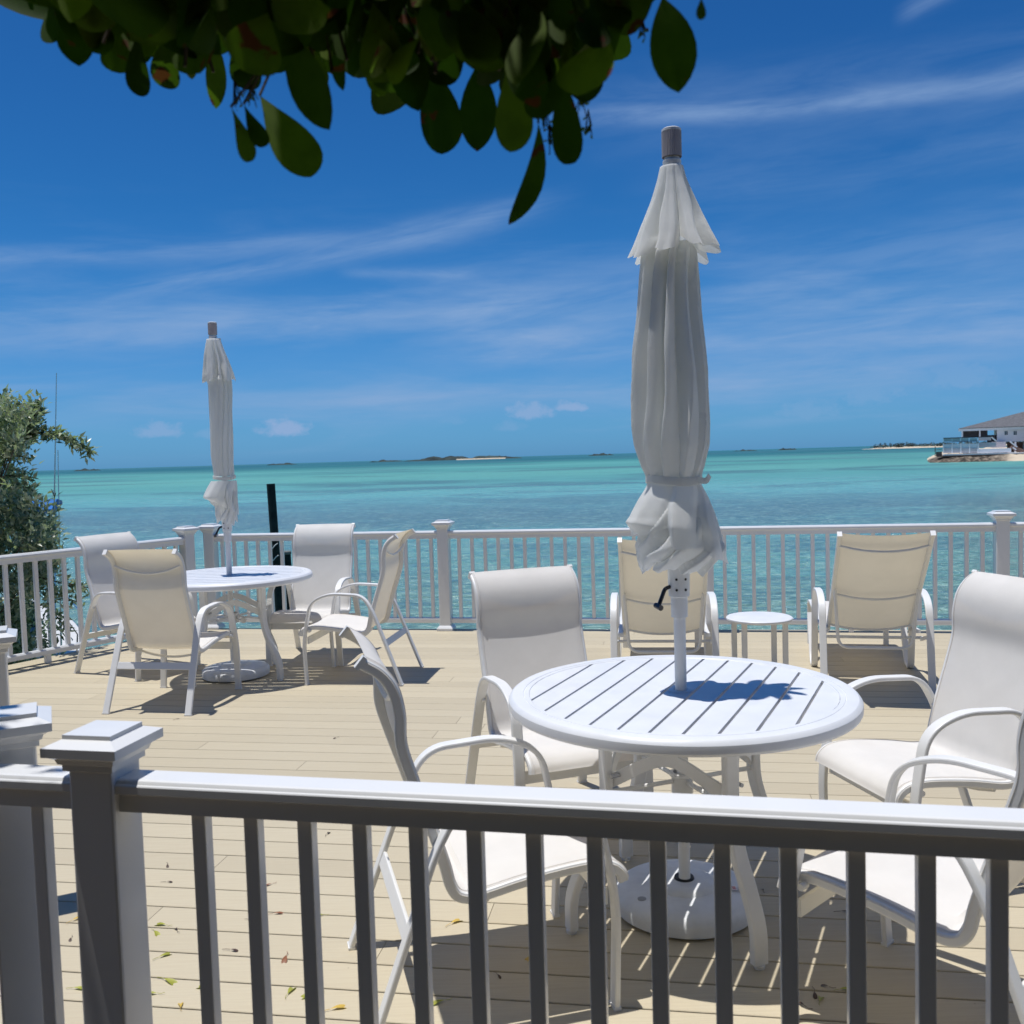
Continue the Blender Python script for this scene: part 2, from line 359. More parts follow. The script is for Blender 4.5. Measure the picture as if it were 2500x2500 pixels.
def fillet(pts, rad, n=7):
    P = [Vector(p) for p in pts]; out = [P[0]]
    for i in range(1, len(P) - 1):
        r = rad[i - 1] if isinstance(rad, (list, tuple)) else rad
        a = (P[i - 1] - P[i]); b = (P[i + 1] - P[i]); r = min(r, a.length * 0.49, b.length * 0.49)
        A = P[i] + a.normalized() * r; B = P[i] + b.normalized() * r
        for k in range(n + 1):
            t = k / n; out.append(A * (1 - t) ** 2 + P[i] * 2 * t * (1 - t) + B * t * t)
    out.append(P[-1]); return out
def catmull(P, n=6):
    P = [Vector(p) for p in P]; Q = [P[0] * 2 - P[1]] + P + [P[-1] * 2 - P[-2]]; out = []
    for i in range(1, len(Q) - 2):
        for k in range(n):
            t = k / n; a, b, c, d = Q[i - 1], Q[i], Q[i + 1], Q[i + 2]
            out.append(0.5 * ((2 * b) + (c - a) * t + (2 * a - 5 * b + 4 * c - d) * t * t + (3 * b - a - 3 * c + d) * t ** 3))
    out.append(P[-1]); return out
def tag(o, label=None, cat=None, group=None, kind=None):
    if label: o['label'] = label
    if cat: o['category'] = cat
    if group: o['group'] = group
    if kind: o['kind'] = kind
    return o
def thing(name, label, cat, loc=(0, 0, 0), rz=0.0, group=None):
    o = bpy.data.objects.new(name, None); COL.objects.link(o); o.location = loc; o.rotation_euler = (0, 0, rz); o.empty_display_size = 0.2
    return tag(o, label, cat, group)
def copytree(o, parent=None):
    c = o.copy(); COL.objects.link(c)
    if parent: c.parent = parent
    for ch in list(o.children): copytree(ch, c)
    return c
def bez(vals, x):
    for i in range(len(vals) - 1):
        if vals[i][0] >= x >= vals[i + 1][0] or vals[i][0] <= x <= vals[i + 1][0]:
            t = (x - vals[i][0]) / (vals[i + 1][0] - vals[i][0] + 1e-9)
            return [vals[i][k] * (1 - t) + vals[i + 1][k] * t for k in range(1, len(vals[i]))]
    return list(vals[-1][1:])
def pix(x, y, z=None, Y=None):       # a point seen at photo pixel (x, y) at a height z or at a distance Y: used for measuring only
    d = fw * F_PX + rt * (x - 1250) - up * (y - 1250)
    t = (z - EYE) / d.z if z is not None else Y / d.y
    return d * t + Vector((0, 0, EYE))

# ------------------------------------------------------------------ setting: sea, shore, deck
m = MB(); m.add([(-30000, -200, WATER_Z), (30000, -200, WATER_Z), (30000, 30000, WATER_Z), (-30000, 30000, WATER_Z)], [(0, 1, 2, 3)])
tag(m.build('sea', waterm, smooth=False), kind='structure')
# ground behind and under the deck
m = MB(); G = []
nx, ny = 40, 26
for j in range(ny + 1):
    for i in range(nx + 1):
        x = -16 + 32 * i / nx; y = -16 + 20.5 * j / ny
        e = max(0, (y - 2.8) / 1.7); z = -0.28 - 2.6 * min(1, e) ** 1.5 + 0.05 * mnoise.noise(Vector((x, y, 0)))
        if x < -4.5 and y > 2: z = max(z, -0.28 - 2.4 * min(1, max(0, (y - 2.8) / 1.7)))
        G.append((x, y, z))
m.add(G, [(j * (nx + 1) + i, j * (nx + 1) + i + 1, (j + 1) * (nx + 1) + i + 1, (j + 1) * (nx + 1) + i) for j in range(ny) for i in range(nx)])
tag(m.build('ground', soil), kind='structure')
# rocky bank under the bush on the left
m = MB(); G = []; nx, ny = 36, 36
for j in range(ny + 1):
    for i in range(nx + 1):
        x = -12 + 7.4 * i / nx; y = 3.2 + 6.6 * j / ny
        ed = min(1, max(0, (-4.9 - x) / 1.2)) * min(1, max(0, (9.6 - y) / 1.3))
        G.append((x, y, -3.0 + 2.3 * ed ** 0.6 + 0.35 * mnoise.fractal(Vector((x, y, 2)) * 1.1, 1, 2, 4)))
m.add(G, [(j * (nx + 1) + i, j * (nx + 1) + i + 1, (j + 1) * (nx + 1) + i + 1, (j + 1) * (nx + 1) + i) for j in range(ny) for i in range(nx)])
tag(m.build('shore_bank', rockm), kind='structure')

FS = -0.195                                   # slope of the far railing line
def far_y(x): return 8.43 + FS * x
def near_y(x): return 1.758 - 0.213 * x       # centre line of the near railing
DECK = [(-3.10, 8.98), (8.6, far_y(8.6) + 0.14), (8.6, near_y(8.6) - 0.16), (-1.9, near_y(-1.9) - 0.16), (-5.5, 3.3), (-5.5, 5.25)]
DECK = list(reversed(DECK))                   # counter-clockwise
def clip(poly, P, N):                         # keep the side where (p-P).N >= 0
    out = []
    for i in range(len(poly)):
        a, b = poly[i], poly[(i + 1) % len(poly)]; da = (a[0] - P[0]) * N[0] + (a[1] - P[1]) * N[1]; db = (b[0] - P[0]) * N[0] + (b[1] - P[1]) * N[1]
        if da >= 0: out.append(a)
        if (da >= 0) != (db >= 0):
            t = da / (da - db); out.append((a[0] + (b[0] - a[0]) * t, a[1] + (b[1] - a[1]) * t))
    return out
def clip_deck(poly):
    for i in range(len(DECK)):
        a, b = DECK[i], DECK[(i + 1) % len(DECK)]
        poly = clip(poly, a, (-(b[1] - a[1]), b[0] - a[0]))
        if len(poly) < 3: return []
    return poly
# orientation check
ar = sum(DECK[i][0] * DECK[(i + 1) % 6][1] - DECK[(i + 1) % 6][0] * DECK[i][1] for i in range(6))
if ar < 0: DECK.reverse()
DA = math.atan(-0.165); U = Vector((math.cos(DA), math.sin(DA))); V = Vector((-U.y, U.x)); PITCH = 0.1445; GAP = 0.0062
deckb = MB(); rr = random.Random(3)
k0 = 3.727
for k in range(-28, 45):
    v0 = k0 + k * PITCH + GAP / 2; v1 = v0 + PITCH - GAP
    s = -9 + rr.random() * 3.6
    while s < 11:
        e = s + 3.66
        poly = [(U * a + V * b)[:] for a, b in ((s + 0.001, v0), (e - 0.001, v0), (e - 0.001, v1), (s + 0.001, v1))]
        poly = clip_deck(poly)
        if len(poly) >= 3:
            n = len(poly); cx = sum(p[0] for p in poly) / n; cy = sum(p[1] for p in poly) / n
            ins = []
            for p in poly:
                q = Vector((p[0], p[1])); vv = q.dot(V); uu = q.dot(U)
                vv += 0.002 if vv < (v0 + v1) / 2 else -0.002; w = U * uu + V * vv; ins.append((w.x, w.y))
            vs = [(p[0], p[1], -0.026) for p in poly] + [(p[0], p[1], -0.002) for p in poly] + [(p[0], p[1], 0.0) for p in ins]
            fs = [tuple(2 * n + i for i in range(n))] + [(r_ * n + i, r_ * n + (i + 1) % n, (r_ + 1) * n + (i + 1) % n, (r_ + 1) * n + i) for r_ in (0, 1) for i in range(n)]
            deckb.add(vs, fs, rr.random())
        s = e
tag(deckb.build('deck', deckm, smooth=False, tone=True), kind='structure')
m = MB(); n = 6
vs = [(p[0] * 0.985, p[1] * 0.985 + 0.03, -0.05) for p in DECK] + [(p[0] * 0.985, p[1] * 0.985 + 0.03, -0.24) for p in DECK]
m.add(vs, [tuple(range(n)), tuple(reversed(range(n, 2 * n)))] + [(i, n + i, n + (i + 1) % n, (i + 1) % n) for i in range(n)])
tag(m.build('deck_frame', under, smooth=False), kind='structure')
m = MB()
for (x, y) in ((-2.6, 8.6), (0.2, 8.1), (3.0, 7.6), (5.8, 7.0), (-4.6, 5.8), (-2.0, 6.0), (1.5, 5.6), (5, 5.0)): m.lathe([(0.12, -3.2), (0.12, -0.24)], 14, (x, y, 0))
tag(m.build('deck_supports', pilem), kind='structure')

# ------------------------------------------------------------------ railings
def post_cap_mb():
    m = MB()
    prof = [(0.052, 0.915), (0.058, 0.918), (0.058, 0.930), (0.064, 0.933), (0.068, 0.944), (0.080, 0.952), (0.086, 0.953), (0.086, 0.972), (0.056, 0.984), (0.056, 0.993)]
    vs = []; fs = []
    for r, z in prof: vs += [(-r, -r, z), (r, -r, z), (r, r, z), (-r, r, z)]
    for k in range(len(prof) - 1):
        for i in range(4): j = (i + 1) % 4; fs.append((k * 4 + i, k * 4 + j, k * 4 + 4 + j, k * 4 + 4 + i))
    t = (len(prof) - 1) * 4; fs.append((t, t + 1, t + 2, t + 3)); fs.append((3, 2, 1, 0)); m.add(vs, fs); return m
def add_post(root, x, y=0.0, rz=0.0):
    m = MB(); w = 0.0505
    sec = rrect(0.101, 0.101, 0.006)
    m.sweep([(0, 0, -0.02), (0, 0, 0.93)], sec, (1, 0, 0))
    p = m.build('post', vinyl, root); p.location = (x, y, 0); p.rotation_euler = (0, 0, rz)
    post_cap_mb().build('post_cap', vinyl, p, smooth=False)
    m = MB(); prof = [(0.072, 0.001), (0.072, 0.020), (0.066, 0.030), (0.055, 0.044), (0.0515, 0.046)]
    vs = []; fs = []
    for r, z in prof: vs += [(-r, -r, z), (r, -r, z), (r, r, z), (-r, r, z)]
    for k in range(len(prof) - 1):
        for i in range(4): j = (i + 1) % 4; fs.append((k * 4 + i, k * 4 + j, k * 4 + 4 + j, k * 4 + 4 + i))
    m.add(vs, fs); m.build('base_trim', vinyl, p, smooth=False)
TOPSEC = [(0.029, 0.826), (0.029, 0.866), (0.040, 0.867), (0.0425, 0.869), (0.0425, 0.884), (0.041, 0.8865), (0.038, 0.888), (0.0365, 0.891), (0.034, 0.8945), (0.029, 0.8965)]
TOPSEC = [(y, z) for y, z in TOPSEC] + [(-y, z) for y, z in reversed(TOPSEC)]
BAL = MB(); BAL.sweep([(0, 0, 0.112), (0, 0, 0.828)], rrect(0.031, 0.031, 0.003), (1, 0, 0))
def add_section(root, s0, s1, spacing=0.1165, phase=None, skip=None):
    a, b = s0 + 0.0505, s1 - 0.0505
    m = MB(); n = len(TOPSEC)
    vs = [(a, y, z) for y, z in TOPSEC] + [(b, y, z) for y, z in TOPSEC]
    m.add(vs, [(i, (i + 1) % n, n + (i + 1) % n, n + i) for i in range(n)] + [tuple(range(n)), tuple(reversed(range(n, 2 * n)))])
    m.build('top_rail', vinyl, root, angle=14)
    m = MB(); sec = [(-0.025, 0.066), (0.025, 0.066), (0.027, 0.07), (0.027, 0.100), (0.020, 0.112), (-0.020, 0.112), (-0.027, 0.100), (-0.027, 0.07)]; n = 8
    vs = [(a, y, z) for y, z in sec] + [(b, y, z) for y, z in sec]
    m.add(vs, [(i, (i + 1) % n, n + (i + 1) % n, n + i) for i in range(n)] + [tuple(range(n)), tuple(reversed(range(n, 2 * n)))])
    m.build('bottom_rail', vinyl, root, smooth=False)
    L = b - a; cnt = max(1, int(L / spacing)); 
    if phase is None: st = a + (L - (cnt - 1) * spacing) / 2 if cnt * spacing > L - spacing else a + spacing * 0.6
    else: st = phase
    st = a + (L - (cnt - 1) * spacing) / 2 if phase is None else phase
    first = None; x = st; mid = None
    while x < b - 0.02:
        if skip is not None and abs(x - skip) < 0.05: x += spacing; continue
        if first is None:
            first = BAL.build('baluster', vinyl, root); first.location = (x, 0, 0)
        else:
            c = first.copy(); COL.objects.link(c); c.parent = root; c.location = (x, 0, 0)
        x += spacing
    if L > 1.5:
        m = MB(); m.box(((a + b) / 2, 0, 0.033), (0.04, 0.04, 0.066)); m.build('support_block', vinyl, root, smooth=False)
def seg(P, Q): d = Vector((Q[0] - P[0], Q[1] - P[1])); return d.length, math.atan2(d.y, d.x)

# far railing
xs = [-2.845, -0.62, 1.65, 3.925, 6.2]; P0 = (xs[0], far_y(xs[0]) - 0.06)
ang = math.atan(FS); c = math.cos(ang)
root = thing('deck_railing', 'long white railing along the far edge of the deck beside the sea', 'railing', (P0[0], P0[1], 0), ang)
S = [(x - xs[0]) / c for x in xs]
for s in S: add_post(root, s)
for a, b in zip(S, S[1:]): add_section(root, a, b, 0.1195)
# left railing
A = (-2.995, 8.70); B = (-5.35, 5.20); L, an = seg(A, B)
root = thing('deck_railing', 'white railing on the left side of the deck in front of the silvery bush', 'railing', (A[0], A[1], 0), an)
add_post(root, 0); add_post(root, 2.75); add_post(root, L)
add_section(root, 0, 2.75, 0.1195); add_section(root, 2.75, L, 0.1195)
# near railing
A = (-0.878, near_y(-0.878) + 0.035); ang = math.atan(-0.213)
root = thing('deck_railing', 'nearest white railing with its shaded balusters across the foreground', 'railing', (A[0], A[1], 0), ang)
ca = math.cos(ang)
P = pix(430.5, 1985, z=0.845); s0 = ((P.x - A[0]) * math.cos(ang) + (P.y - A[1]) * math.sin(ang)) + 0.016
add_post(root, 0); add_post(root, 2.44); add_post(root, 4.88); A_n = A; ang_n = ang
add_section(root, 0, 2.44, 0.1172, s0); add_section(root, 2.44, 4.88, 0.1172)
add_post(root, -1.25); add_section(root, -1.25, 0, 0.1172, -0.160 - 8 * 0.1172, -0.277)
# turned posts by the opening on the left
def lone_post(x, y, rz, label):
    r = thing('railing_post', label, 'post', (x, y, 0), rz)
    m = MB(); m.sweep([(0, 0, -0.02), (0, 0, 0.93)], rrect(0.101, 0.101, 0.006), (1, 0, 0)); m.build('shaft', vinyl, r)
    post_cap_mb().build('cap', vinyl, r, smooth=False)
    m = MB(); m.box((0, 0, 0.022), (0.14, 0.14, 0.043)); m.build('base_trim', vinyl, r, smooth=False)
lone_post(-1.165, 2.150, R(26), 'white post in dappled shade just behind the left end of the nearest railing')
lone_post(-1.835, 3.285, R(26), 'white capped post at the left frame edge, standing before the left railing')

# ------------------------------------------------------------------ sling chairs
PROFILE = [(0.485, 0.335), (0.475, 0.362), (0.44, 0.385), (0.36, 0.392), (0.20, 0.375), (0.07, 0.352), (0.015, 0.358), (-0.010, 0.39), (-0.025, 0.45), (-0.055, 0.55), (-0.105, 0.70), (-0.130, 0.79), (-0.132, 0.87), (-0.148, 0.94), (-0.180, 0.985), (-0.225, 1.015)]
def chair(label, group, x, y, deg):
    t = thing('sling_chair', label, 'chair', (x, y, 0), R(deg) - math.pi / 2, group)
    return t
def build_chair(t):
    prof = catmull([(0, a, b) for a, b in PROFILE], 5)
    for s in (-1, 1):
        m = MB(); m.sweep([(s * 0.235, p.y, p.z) for p in prof], rrect(0.022, 0.030, 0.006), (1, 0, 0)); m.build('side_rail', metalw, t)
    # arched strap: front leg, armrest, rear leg
    for s in (-1, 1):
        def X(z): return s * (0.262 + 0.018 * (1 - z / 0.6))
        pts = fillet([(0, 0.435, 0.0), (0, 0.450, 0.30), (0, 0.395, 0.575), (0, 0.26, 0.632), (0, 0.015, 0.618), (0, -0.055, 0.50), (0, -0.245, 0.0)], [0.1, 0.16, 0.12, 0.075, 0.05], 7)
        pts = [Vector((X(p.z), p.y, p.z)) for p in pts]
        i1 = max(i for i, p in enumerate(pts) if p.y > 0.3 and p.z < 0.50) ; i2 = min(i for i, p in enumerate(pts) if p.y < 0.02 and p.z < 0.59)
        sec = rrect(0.044, 0.017, 0.005)
        # full strap frames so that the three pieces meet exactly
        def piece(a, b, name):
            mm = MB(); full = MB(); full.sweep(pts, sec, (1, 0, 0), caps=False); k = len(sec)
            vs = full.v[a * k:(b + 1) * k]; nn = b - a
            fs = [(i * k + j, i * k + (j + 1) % k, (i + 1) * k + (j + 1) % k, (i + 1) * k + j) for i in range(nn) for j in range(k)]
            fs += [tuple(range(k)), tuple(nn * k + j for j in range(k))]
            mm.add(vs, fs); mm.ang = 19; o = mm.build(name, metalw, t); return o
        l1 = piece(0, i1, 'leg'); piece(i1, i2, 'armrest'); l2 = piece(i2, len(pts) - 1, 'leg')
        for lg, yy in ((l1, 0.435), (l2, -0.243)):
            g = MB(); g.box((X(0), yy, 0.004), (0.046, 0.021, 0.008)); g.build('foot_glide', metalw, lg, smooth=False)
    m = MB(); m.sweep([(-0.255, -0.135, 0.285), (0.255, -0.135, 0.285)], rrect(0.012, 0.046, 0.003), (0, 1, -0.4)); m.build('rear_crossbar', metalw, t)
    m = MB(); m.sweep([(-0.252, 0.425, 0.305), (0.252, 0.425, 0.305)], rrect(0.012, 0.05, 0.003), (0, 1, 0)); m.build('front_crossbar', metalw, t)
    m = MB(); m.tube(catmull([(-0.225, 0.09, 0.335), (-0.12, 0.09, 0.308), (0, 0.09, 0.297), (0.12, 0.09, 0.308), (0.225, 0.09, 0.335)], 5), 0.008, 8); m.build('seat_brace', metalw, t)
    m = MB(); m.tube(catmull([(-0.228, -0.150, 0.925), (-0.12, -0.146, 0.888), (0, -0.142, 0.874), (0.12, -0.146, 0.888), (0.228, -0.150, 0.925)], 5), 0.008, 8); m.build('back_brace', metalw, t)
    for s in (-1, 1):
        m = MB(); m.tube([(s * 0.243, 0.41, 0.372), (s * 0.27, 0.41, 0.372)], 0.010, 10); m.build('spacer', metalw, t); m = MB(); m.tube([(s * 0.243, -0.045, 0.50), (s * 0.262, -0.045, 0.50)], 0.010, 10); m.build('spacer', metalw, t)
        m = MB(); m.box((s * 0.235, -0.228, 1.018), (0.025, 0.012, 0.037), M=Matrix.Rotation(R(-40), 3, 'X')); m.build('end_cap', metalw, t, smooth=False)
    for s in (-1, 1):
        m = MB(); m.tube([(s * 0.2455, -0.052, 0.505), (s * 0.2485, -0.052, 0.505)], 0.0055, 8); m.build('bolt', holem, t)
    # sling
    n = len(prof); nu = 14; vs = []
    for i, p in enumerate(prof):
        tan = (prof[min(i + 1, n - 1)] - prof[max(i - 1, 0)]).normalized(); nr = Vector((0, tan.z, -tan.y))   # upper/front side
        f = i / (n - 1)
        sag = 0.012 * math.sin(math.pi * min(1, f / 0.35)) if f < 0.35 else 0.014
        if f > 0.72: sag = 0.014 * (1 - (f - 0.72) / 0.28) - 0.004 * (f - 0.72) / 0.28
        for j in range(nu + 1):
            u = max(-1, min(1, (-1 + 2 * j / nu) * (1.0 if j in (0, nu) else 1.10))); w = max(0, 1 - u * u) ** 0.8
            edge = 1.0 if abs(u) < 0.99 else 0.45
            q = p - nr * sag * w + nr * 0.0185 * edge
            vs.append((u * 0.2475, q.y, q.z))
    # make sure the cloth lies on the seating side of the rails
    m = MB(); m.add(vs, [(i * (nu + 1) + j, i * (nu + 1) + j + 1, (i + 1) * (nu + 1) + j + 1, (i + 1) * (nu + 1) + j) for i in range(n - 1) for j in range(nu)])
    slo_ = m.build('sling', sling, t)
    for s in (-1, 1):
        mm = MB(); mm.tube([Vector(vs[i * (nu + 1) + (1 if s < 0 else nu - 1)]) + Vector((-s * 0.004, 0, 0.0)) for i in range(n)], 0.0022, 6); mm.build('hem', sling, slo_)
CG1 = 'sling chairs around the near table'; CG2 = 'sling chairs around the far table'
c0 = chair('white sling chair behind the near table, facing the camera with its high back', CG1, 0.108, 4.073, -70.7)
build_chair(c0)
POSES = [('side-on sling chair left of the near table, backrest rising over the nearest railing', CG1, -0.245, 2.727, 14.8),
         ('white sling chair at the right frame edge with its tall back behind the near table', CG1, 1.68, 3.48, 194.0),
         ('white sling chair at the bottom right corner, seat seen through the nearest balusters', CG1, 1.215, 2.35, 133.0),
         ('leftmost white sling chair, standing close to the left railing beside the far table', CG2, -2.983, 7.252, -29.2),
         ('sling chair with its cream back turned to the camera before the far table', CG2, -2.27, 6.083, 79.8),
         ('white sling chair behind the far table, facing the camera against the far railing', CG2, -1.56, 7.574, -96.2),
         ('side-on sling chair right of the far table with its cream back to the right', CG2, -0.986, 6.738, 171.2)]
for lb, g, x, y, d in POSES:
    c = copytree(c0); c.location = (x, y, 0); c.rotation_euler = (0, 0, R(d) - math.pi / 2); tag(c, lb, 'chair', g)

# ------------------------------------------------------------------ round tables
def build_table(t, slat_deg, leg_deg, foot_r=0.42, top_r=0.285):
    m = MB()
    prof = [(0.505, 0.722), (0.505, 0.7435), (0.507, 0.7455), (0.521, 0.7458), (0.5225, 0.7435), (0.5245, 0.7435), (0.526, 0.7460), (0.553, 0.7462), (0.562, 0.7445), (0.569, 0.7395), (0.5745, 0.731), (0.5755, 0.722), (0.5750, 0.708), (0.571, 0.700), (0.562, 0.697), (0.545, 0.698), (0.505, 0.722)]
    m.lathe(prof, 120, (0, 0, 0), False, False); m.build('rim', tablew, t, angle=22)
    sl_ = MB(); a = R(slat_deg); u = Vector((math.cos(a), math.sin(a))); v = Vector((-u.y, u.x)); sp = 0.0935; g = 0.0100; rad = 0.5045
    for k in range(-6, 7):
        v0 = (k - 0.5) * sp + g / 2; v1 = (k + 0.5) * sp - g / 2
        v0 = max(v0, -rad + 0.001); v1 = min(v1, rad - 0.001)
        if v1 - v0 < 0.012: continue
        pts = []
        N = 10
        for i in range(N + 1):
            vv = v0 + (v1 - v0) * i / N; pts.append((math.sqrt(max(0, rad * rad - vv * vv)), vv))
        poly = pts + [(-p[0], p[1]) for p in reversed(pts)]
        clean = []
        for p in poly:
            if not clean or (abs(clean[-1][0] - p[0]) + abs(clean[-1][1] - p[1])) > 1e-4: clean.append(p)
        n = len(clean); w = [(u * p[0] + v * p[1]) for p in clean]
        sl_.add([(q.x, q.y, 0.722) for q in w] + [(q.x, q.y, 0.7435) for q in w], [tuple(range(n - 1, -1, -1)), tuple(range(n, 2 * n))] + [(i, (i + 1) % n, n + (i + 1) % n, n + i) for i in range(n)])
    sl_.build('slatted_top', tablew, t, smooth=False)
    m = MB(); m.lathe([(0.024, 0.7440), (0.024, 0.7490), (0.030, 0.7490), (0.040, 0.7465), (0.042, 0.7440)], 32, (0, 0, 0), False, False); m.build('hole_ring', tablew, t)
    m = MB()
    for s in (-0.2, 0.2):
        q = v * 0; L = math.sqrt(0.5 ** 2 - s * s)
        A = u * s + v * L; B = u * s - v * L; m.sweep([(A.x, A.y, 0.709), (B.x, B.y, 0.709)], rrect(0.03, 0.022, 0.003), (u.x, u.y, 0))
    m.build('under_brace', metalw, t)
    for d in leg_deg:
        a = R(d); r = Vector((math.cos(a), math.sin(a), 0)); tg = Vector((-r.y, r.x, 0))
        path = catmull([r * top_r + Vector((0, 0, 0.70)), r * top_r + Vector((0, 0, 0.55)), r * (top_r + 0.002) + Vector((0, 0, 0.42)), r * (top_r + 0.035) + Vector((0, 0, 0.31)), r * (foot_r - 0.05) + Vector((0, 0, 0.22)), r * (foot_r - 0.006) + Vector((0, 0, 0.12)), r * foot_r + Vector((0, 0, 0.015))], 6)
        m = MB(); m.sweep(path, rrect(0.050, 0.030, 0.007), tuple(tg)); lg = m.build('leg', metalw, t)
        g_ = MB(); g_.lathe([(0.016, 0.0), (0.018, 0.012), (0.012, 0.018)], 14, tuple(r * foot_r)); g_.build('foot_glide', plasticw, lg)
    for d0, d1 in zip(leg_deg, leg_deg[1:] + [leg_deg[0] + 360]):   # bowed straps between the legs
        m = MB(); pts = []
        for i in range(13):
            f = i / 12; a = R(d0 + (d1 - d0) * f); rr_ = top_r - 0.015 - 0.08 * math.sin(math.pi * f); pts.append((rr_ * math.cos(a), rr_ * math.sin(a), 0.475 + 0.09 * math.sin(math.pi * f)))
        m.sweep(pts, rrect(0.042, 0.012, 0.003), (0, 0, 1)); m.build('brace', metalw, t)
    m = MB()
    for k in (0, 1):
        a = R(leg_deg[k]); b = R(leg_deg[k + 2]); m.tube([(top_r * 0.95 * math.cos(a), top_r * 0.95 * math.sin(a), 0.44), (0.038 * math.cos(a), 0.038 * math.sin(a), 0.44)], 0.008, 8); m.tube([(top_r * 0.95 * math.cos(b), top_r * 0.95 * math.sin(b), 0.44), (0.038 * math.cos(b), 0.038 * math.sin(b), 0.44)], 0.008, 8)
    m.lathe([(0.030, 0.395), (0.036, 0.398), (0.036, 0.452), (0.042, 0.456), (0.042, 0.466), (0.030, 0.468)], 24, (0, 0, 0), False, False)
    m.build('pole_collar', metalw, t)
    m = MB(); m.tube([(0.036, -0.02, 0.42), (0.075, -0.045, 0.42)], 0.006, 8); m.lathe([(0.0, 0.395), (0.018, 0.40), (0.023, 0.42), (0.018, 0.44), (0.0, 0.445)], 14, (0.085, -0.05, 0.0), False, False); m.build('knob', metalw, t)
    m = MB()
    for d in leg_deg:
        a = R(d + 8); m.tube([((top_r - .03) * math.cos(a), (top_r - .03) * math.sin(a), 0.505), ((top_r + 0.006) * math.cos(a), (top_r + 0.006) * math.sin(a), 0.505)], 0.007, 8)
    m.build('bolt', chrome, t)
T1 = (0.545, 3.135); T2 = (-2.05, 6.87)
t = thing('round_table', 'near round white table with slatted top and a grooved rim', 'table', (T1[0], T1[1], 0), 0, 'round slatted patio tables')
build_table(t, 64.4, [21, 111, 201, 291])
t = thing('round_table', 'far round white table left of the centre, ringed by four chairs', 'table', (T2[0], T2[1], 0), 0, 'round slatted patio tables')
build_table(t, -4, [-28, 62, 152, 242])

# ------------------------------------------------------------------ closed umbrellas
def folded_cloth(rows, seed, lobes=8, nseg=200, sub=7, twist=0.6, depth=0.30, hemz=0.0, phase=0.0, yscale=0.9, tilt=0.0, fine=0.0, rough=1.0):
    """closed canopy: flaps wrapped round the pole, each lapping over the next"""
    m = MB(); zs = []
    for i in range(len(rows) - 1):
        for k in range(sub): t = k / sub; zs.append([rows[i][q] * (1 - t) + rows[i + 1][q] * t for q in range(4)])
    zs.append(list(rows[-1])); n = len(zs)
    for _ in range(3):
        zs = [zs[0]] + [[zs[i][0]] + [(zs[i - 1][q] + zs[i][q] * 2 + zs[i + 1][q]) / 4 for q in (1, 2, 3)] for i in range(1, n - 1)] + [zs[-1]]
    rs = random.Random(seed); cuts = []; acc = 0
    for _ in range(lobes): acc += rs.uniform(0.6, 1.5); cuts.append(acc)
    cuts = [0] + [c / acc * 2 * math.pi for c in cuts]; dep = [rs.uniform(0.55, 1.25) for _ in range(lobes)]; tw_ = [rs.uniform(0.3, 1.5) for _ in range(lobes)]; pw = [rs.uniform(0.45, 1.0) for _ in range(lobes)]
    vs = []
    for k, (z, cx, r, ff) in enumerate(zs):
        f = k / (n - 1)
        for i in range(nseg):
            a = 2 * math.pi * i / nseg
            aa = (a + phase + twist * f + 0.16 * mnoise.noise(Vector((math.cos(a) * 1.3, math.sin(a) * 1.3, f * 2.6 + seed)))) % (2 * math.pi)
            j = max(q for q in range(lobes) if cuts[q] <= aa) ; w = cuts[j + 1] - cuts[j]; u = (aa - cuts[j]) / w
            rise = (0.5 - 0.5 * math.cos(math.pi * min(1, u / 0.16))) if u < 0.16 else 1.0 - 0.92 * ((u - 0.16) / 0.84) ** (1.2 + pw[j])
            g = 0.5 + 0.5 * math.sin(u * w * 11 + j * 2.1 + 2 * f)
            ns = mnoise.fractal(Vector((math.cos(a) * 1.6, math.sin(a) * 1.6, z * 2.2 + seed)), 1.0, 2.0, 3)
            fn = mnoise.fractal(Vector((math.cos(a) * 6, math.sin(a) * 6, z * 5 + seed)), 1.0, 2.0, 3)
            fold = 1 - depth * ff * dep[j] * (1 - rise) - 0.07 * rough * ff * (1 - g) + 0.05 * rough * ns * (0.4 + 0.6 * ff) + fine * fn
            zz = z + (tilt * math.cos(a) * max(0, (f - 0.55) / 0.45))
            if hemz and f > 0.7: zz += hemz * ((f - 0.7) / 0.3) * (0.9 * (1 - rise) * dep[j] - 0.35 + 0.6 * ns)
            rad = r * 1.04 * fold
            vs.append((cx + rad * math.cos(a), rad * math.sin(a) * yscale, zz))
    m.add(vs, [(k * nseg + i, k * nseg + (i + 1) % nseg, (k + 1) * nseg + (i + 1) % nseg, (k + 1) * nseg + i) for k in range(n - 1) for i in range(nseg)])
    return m
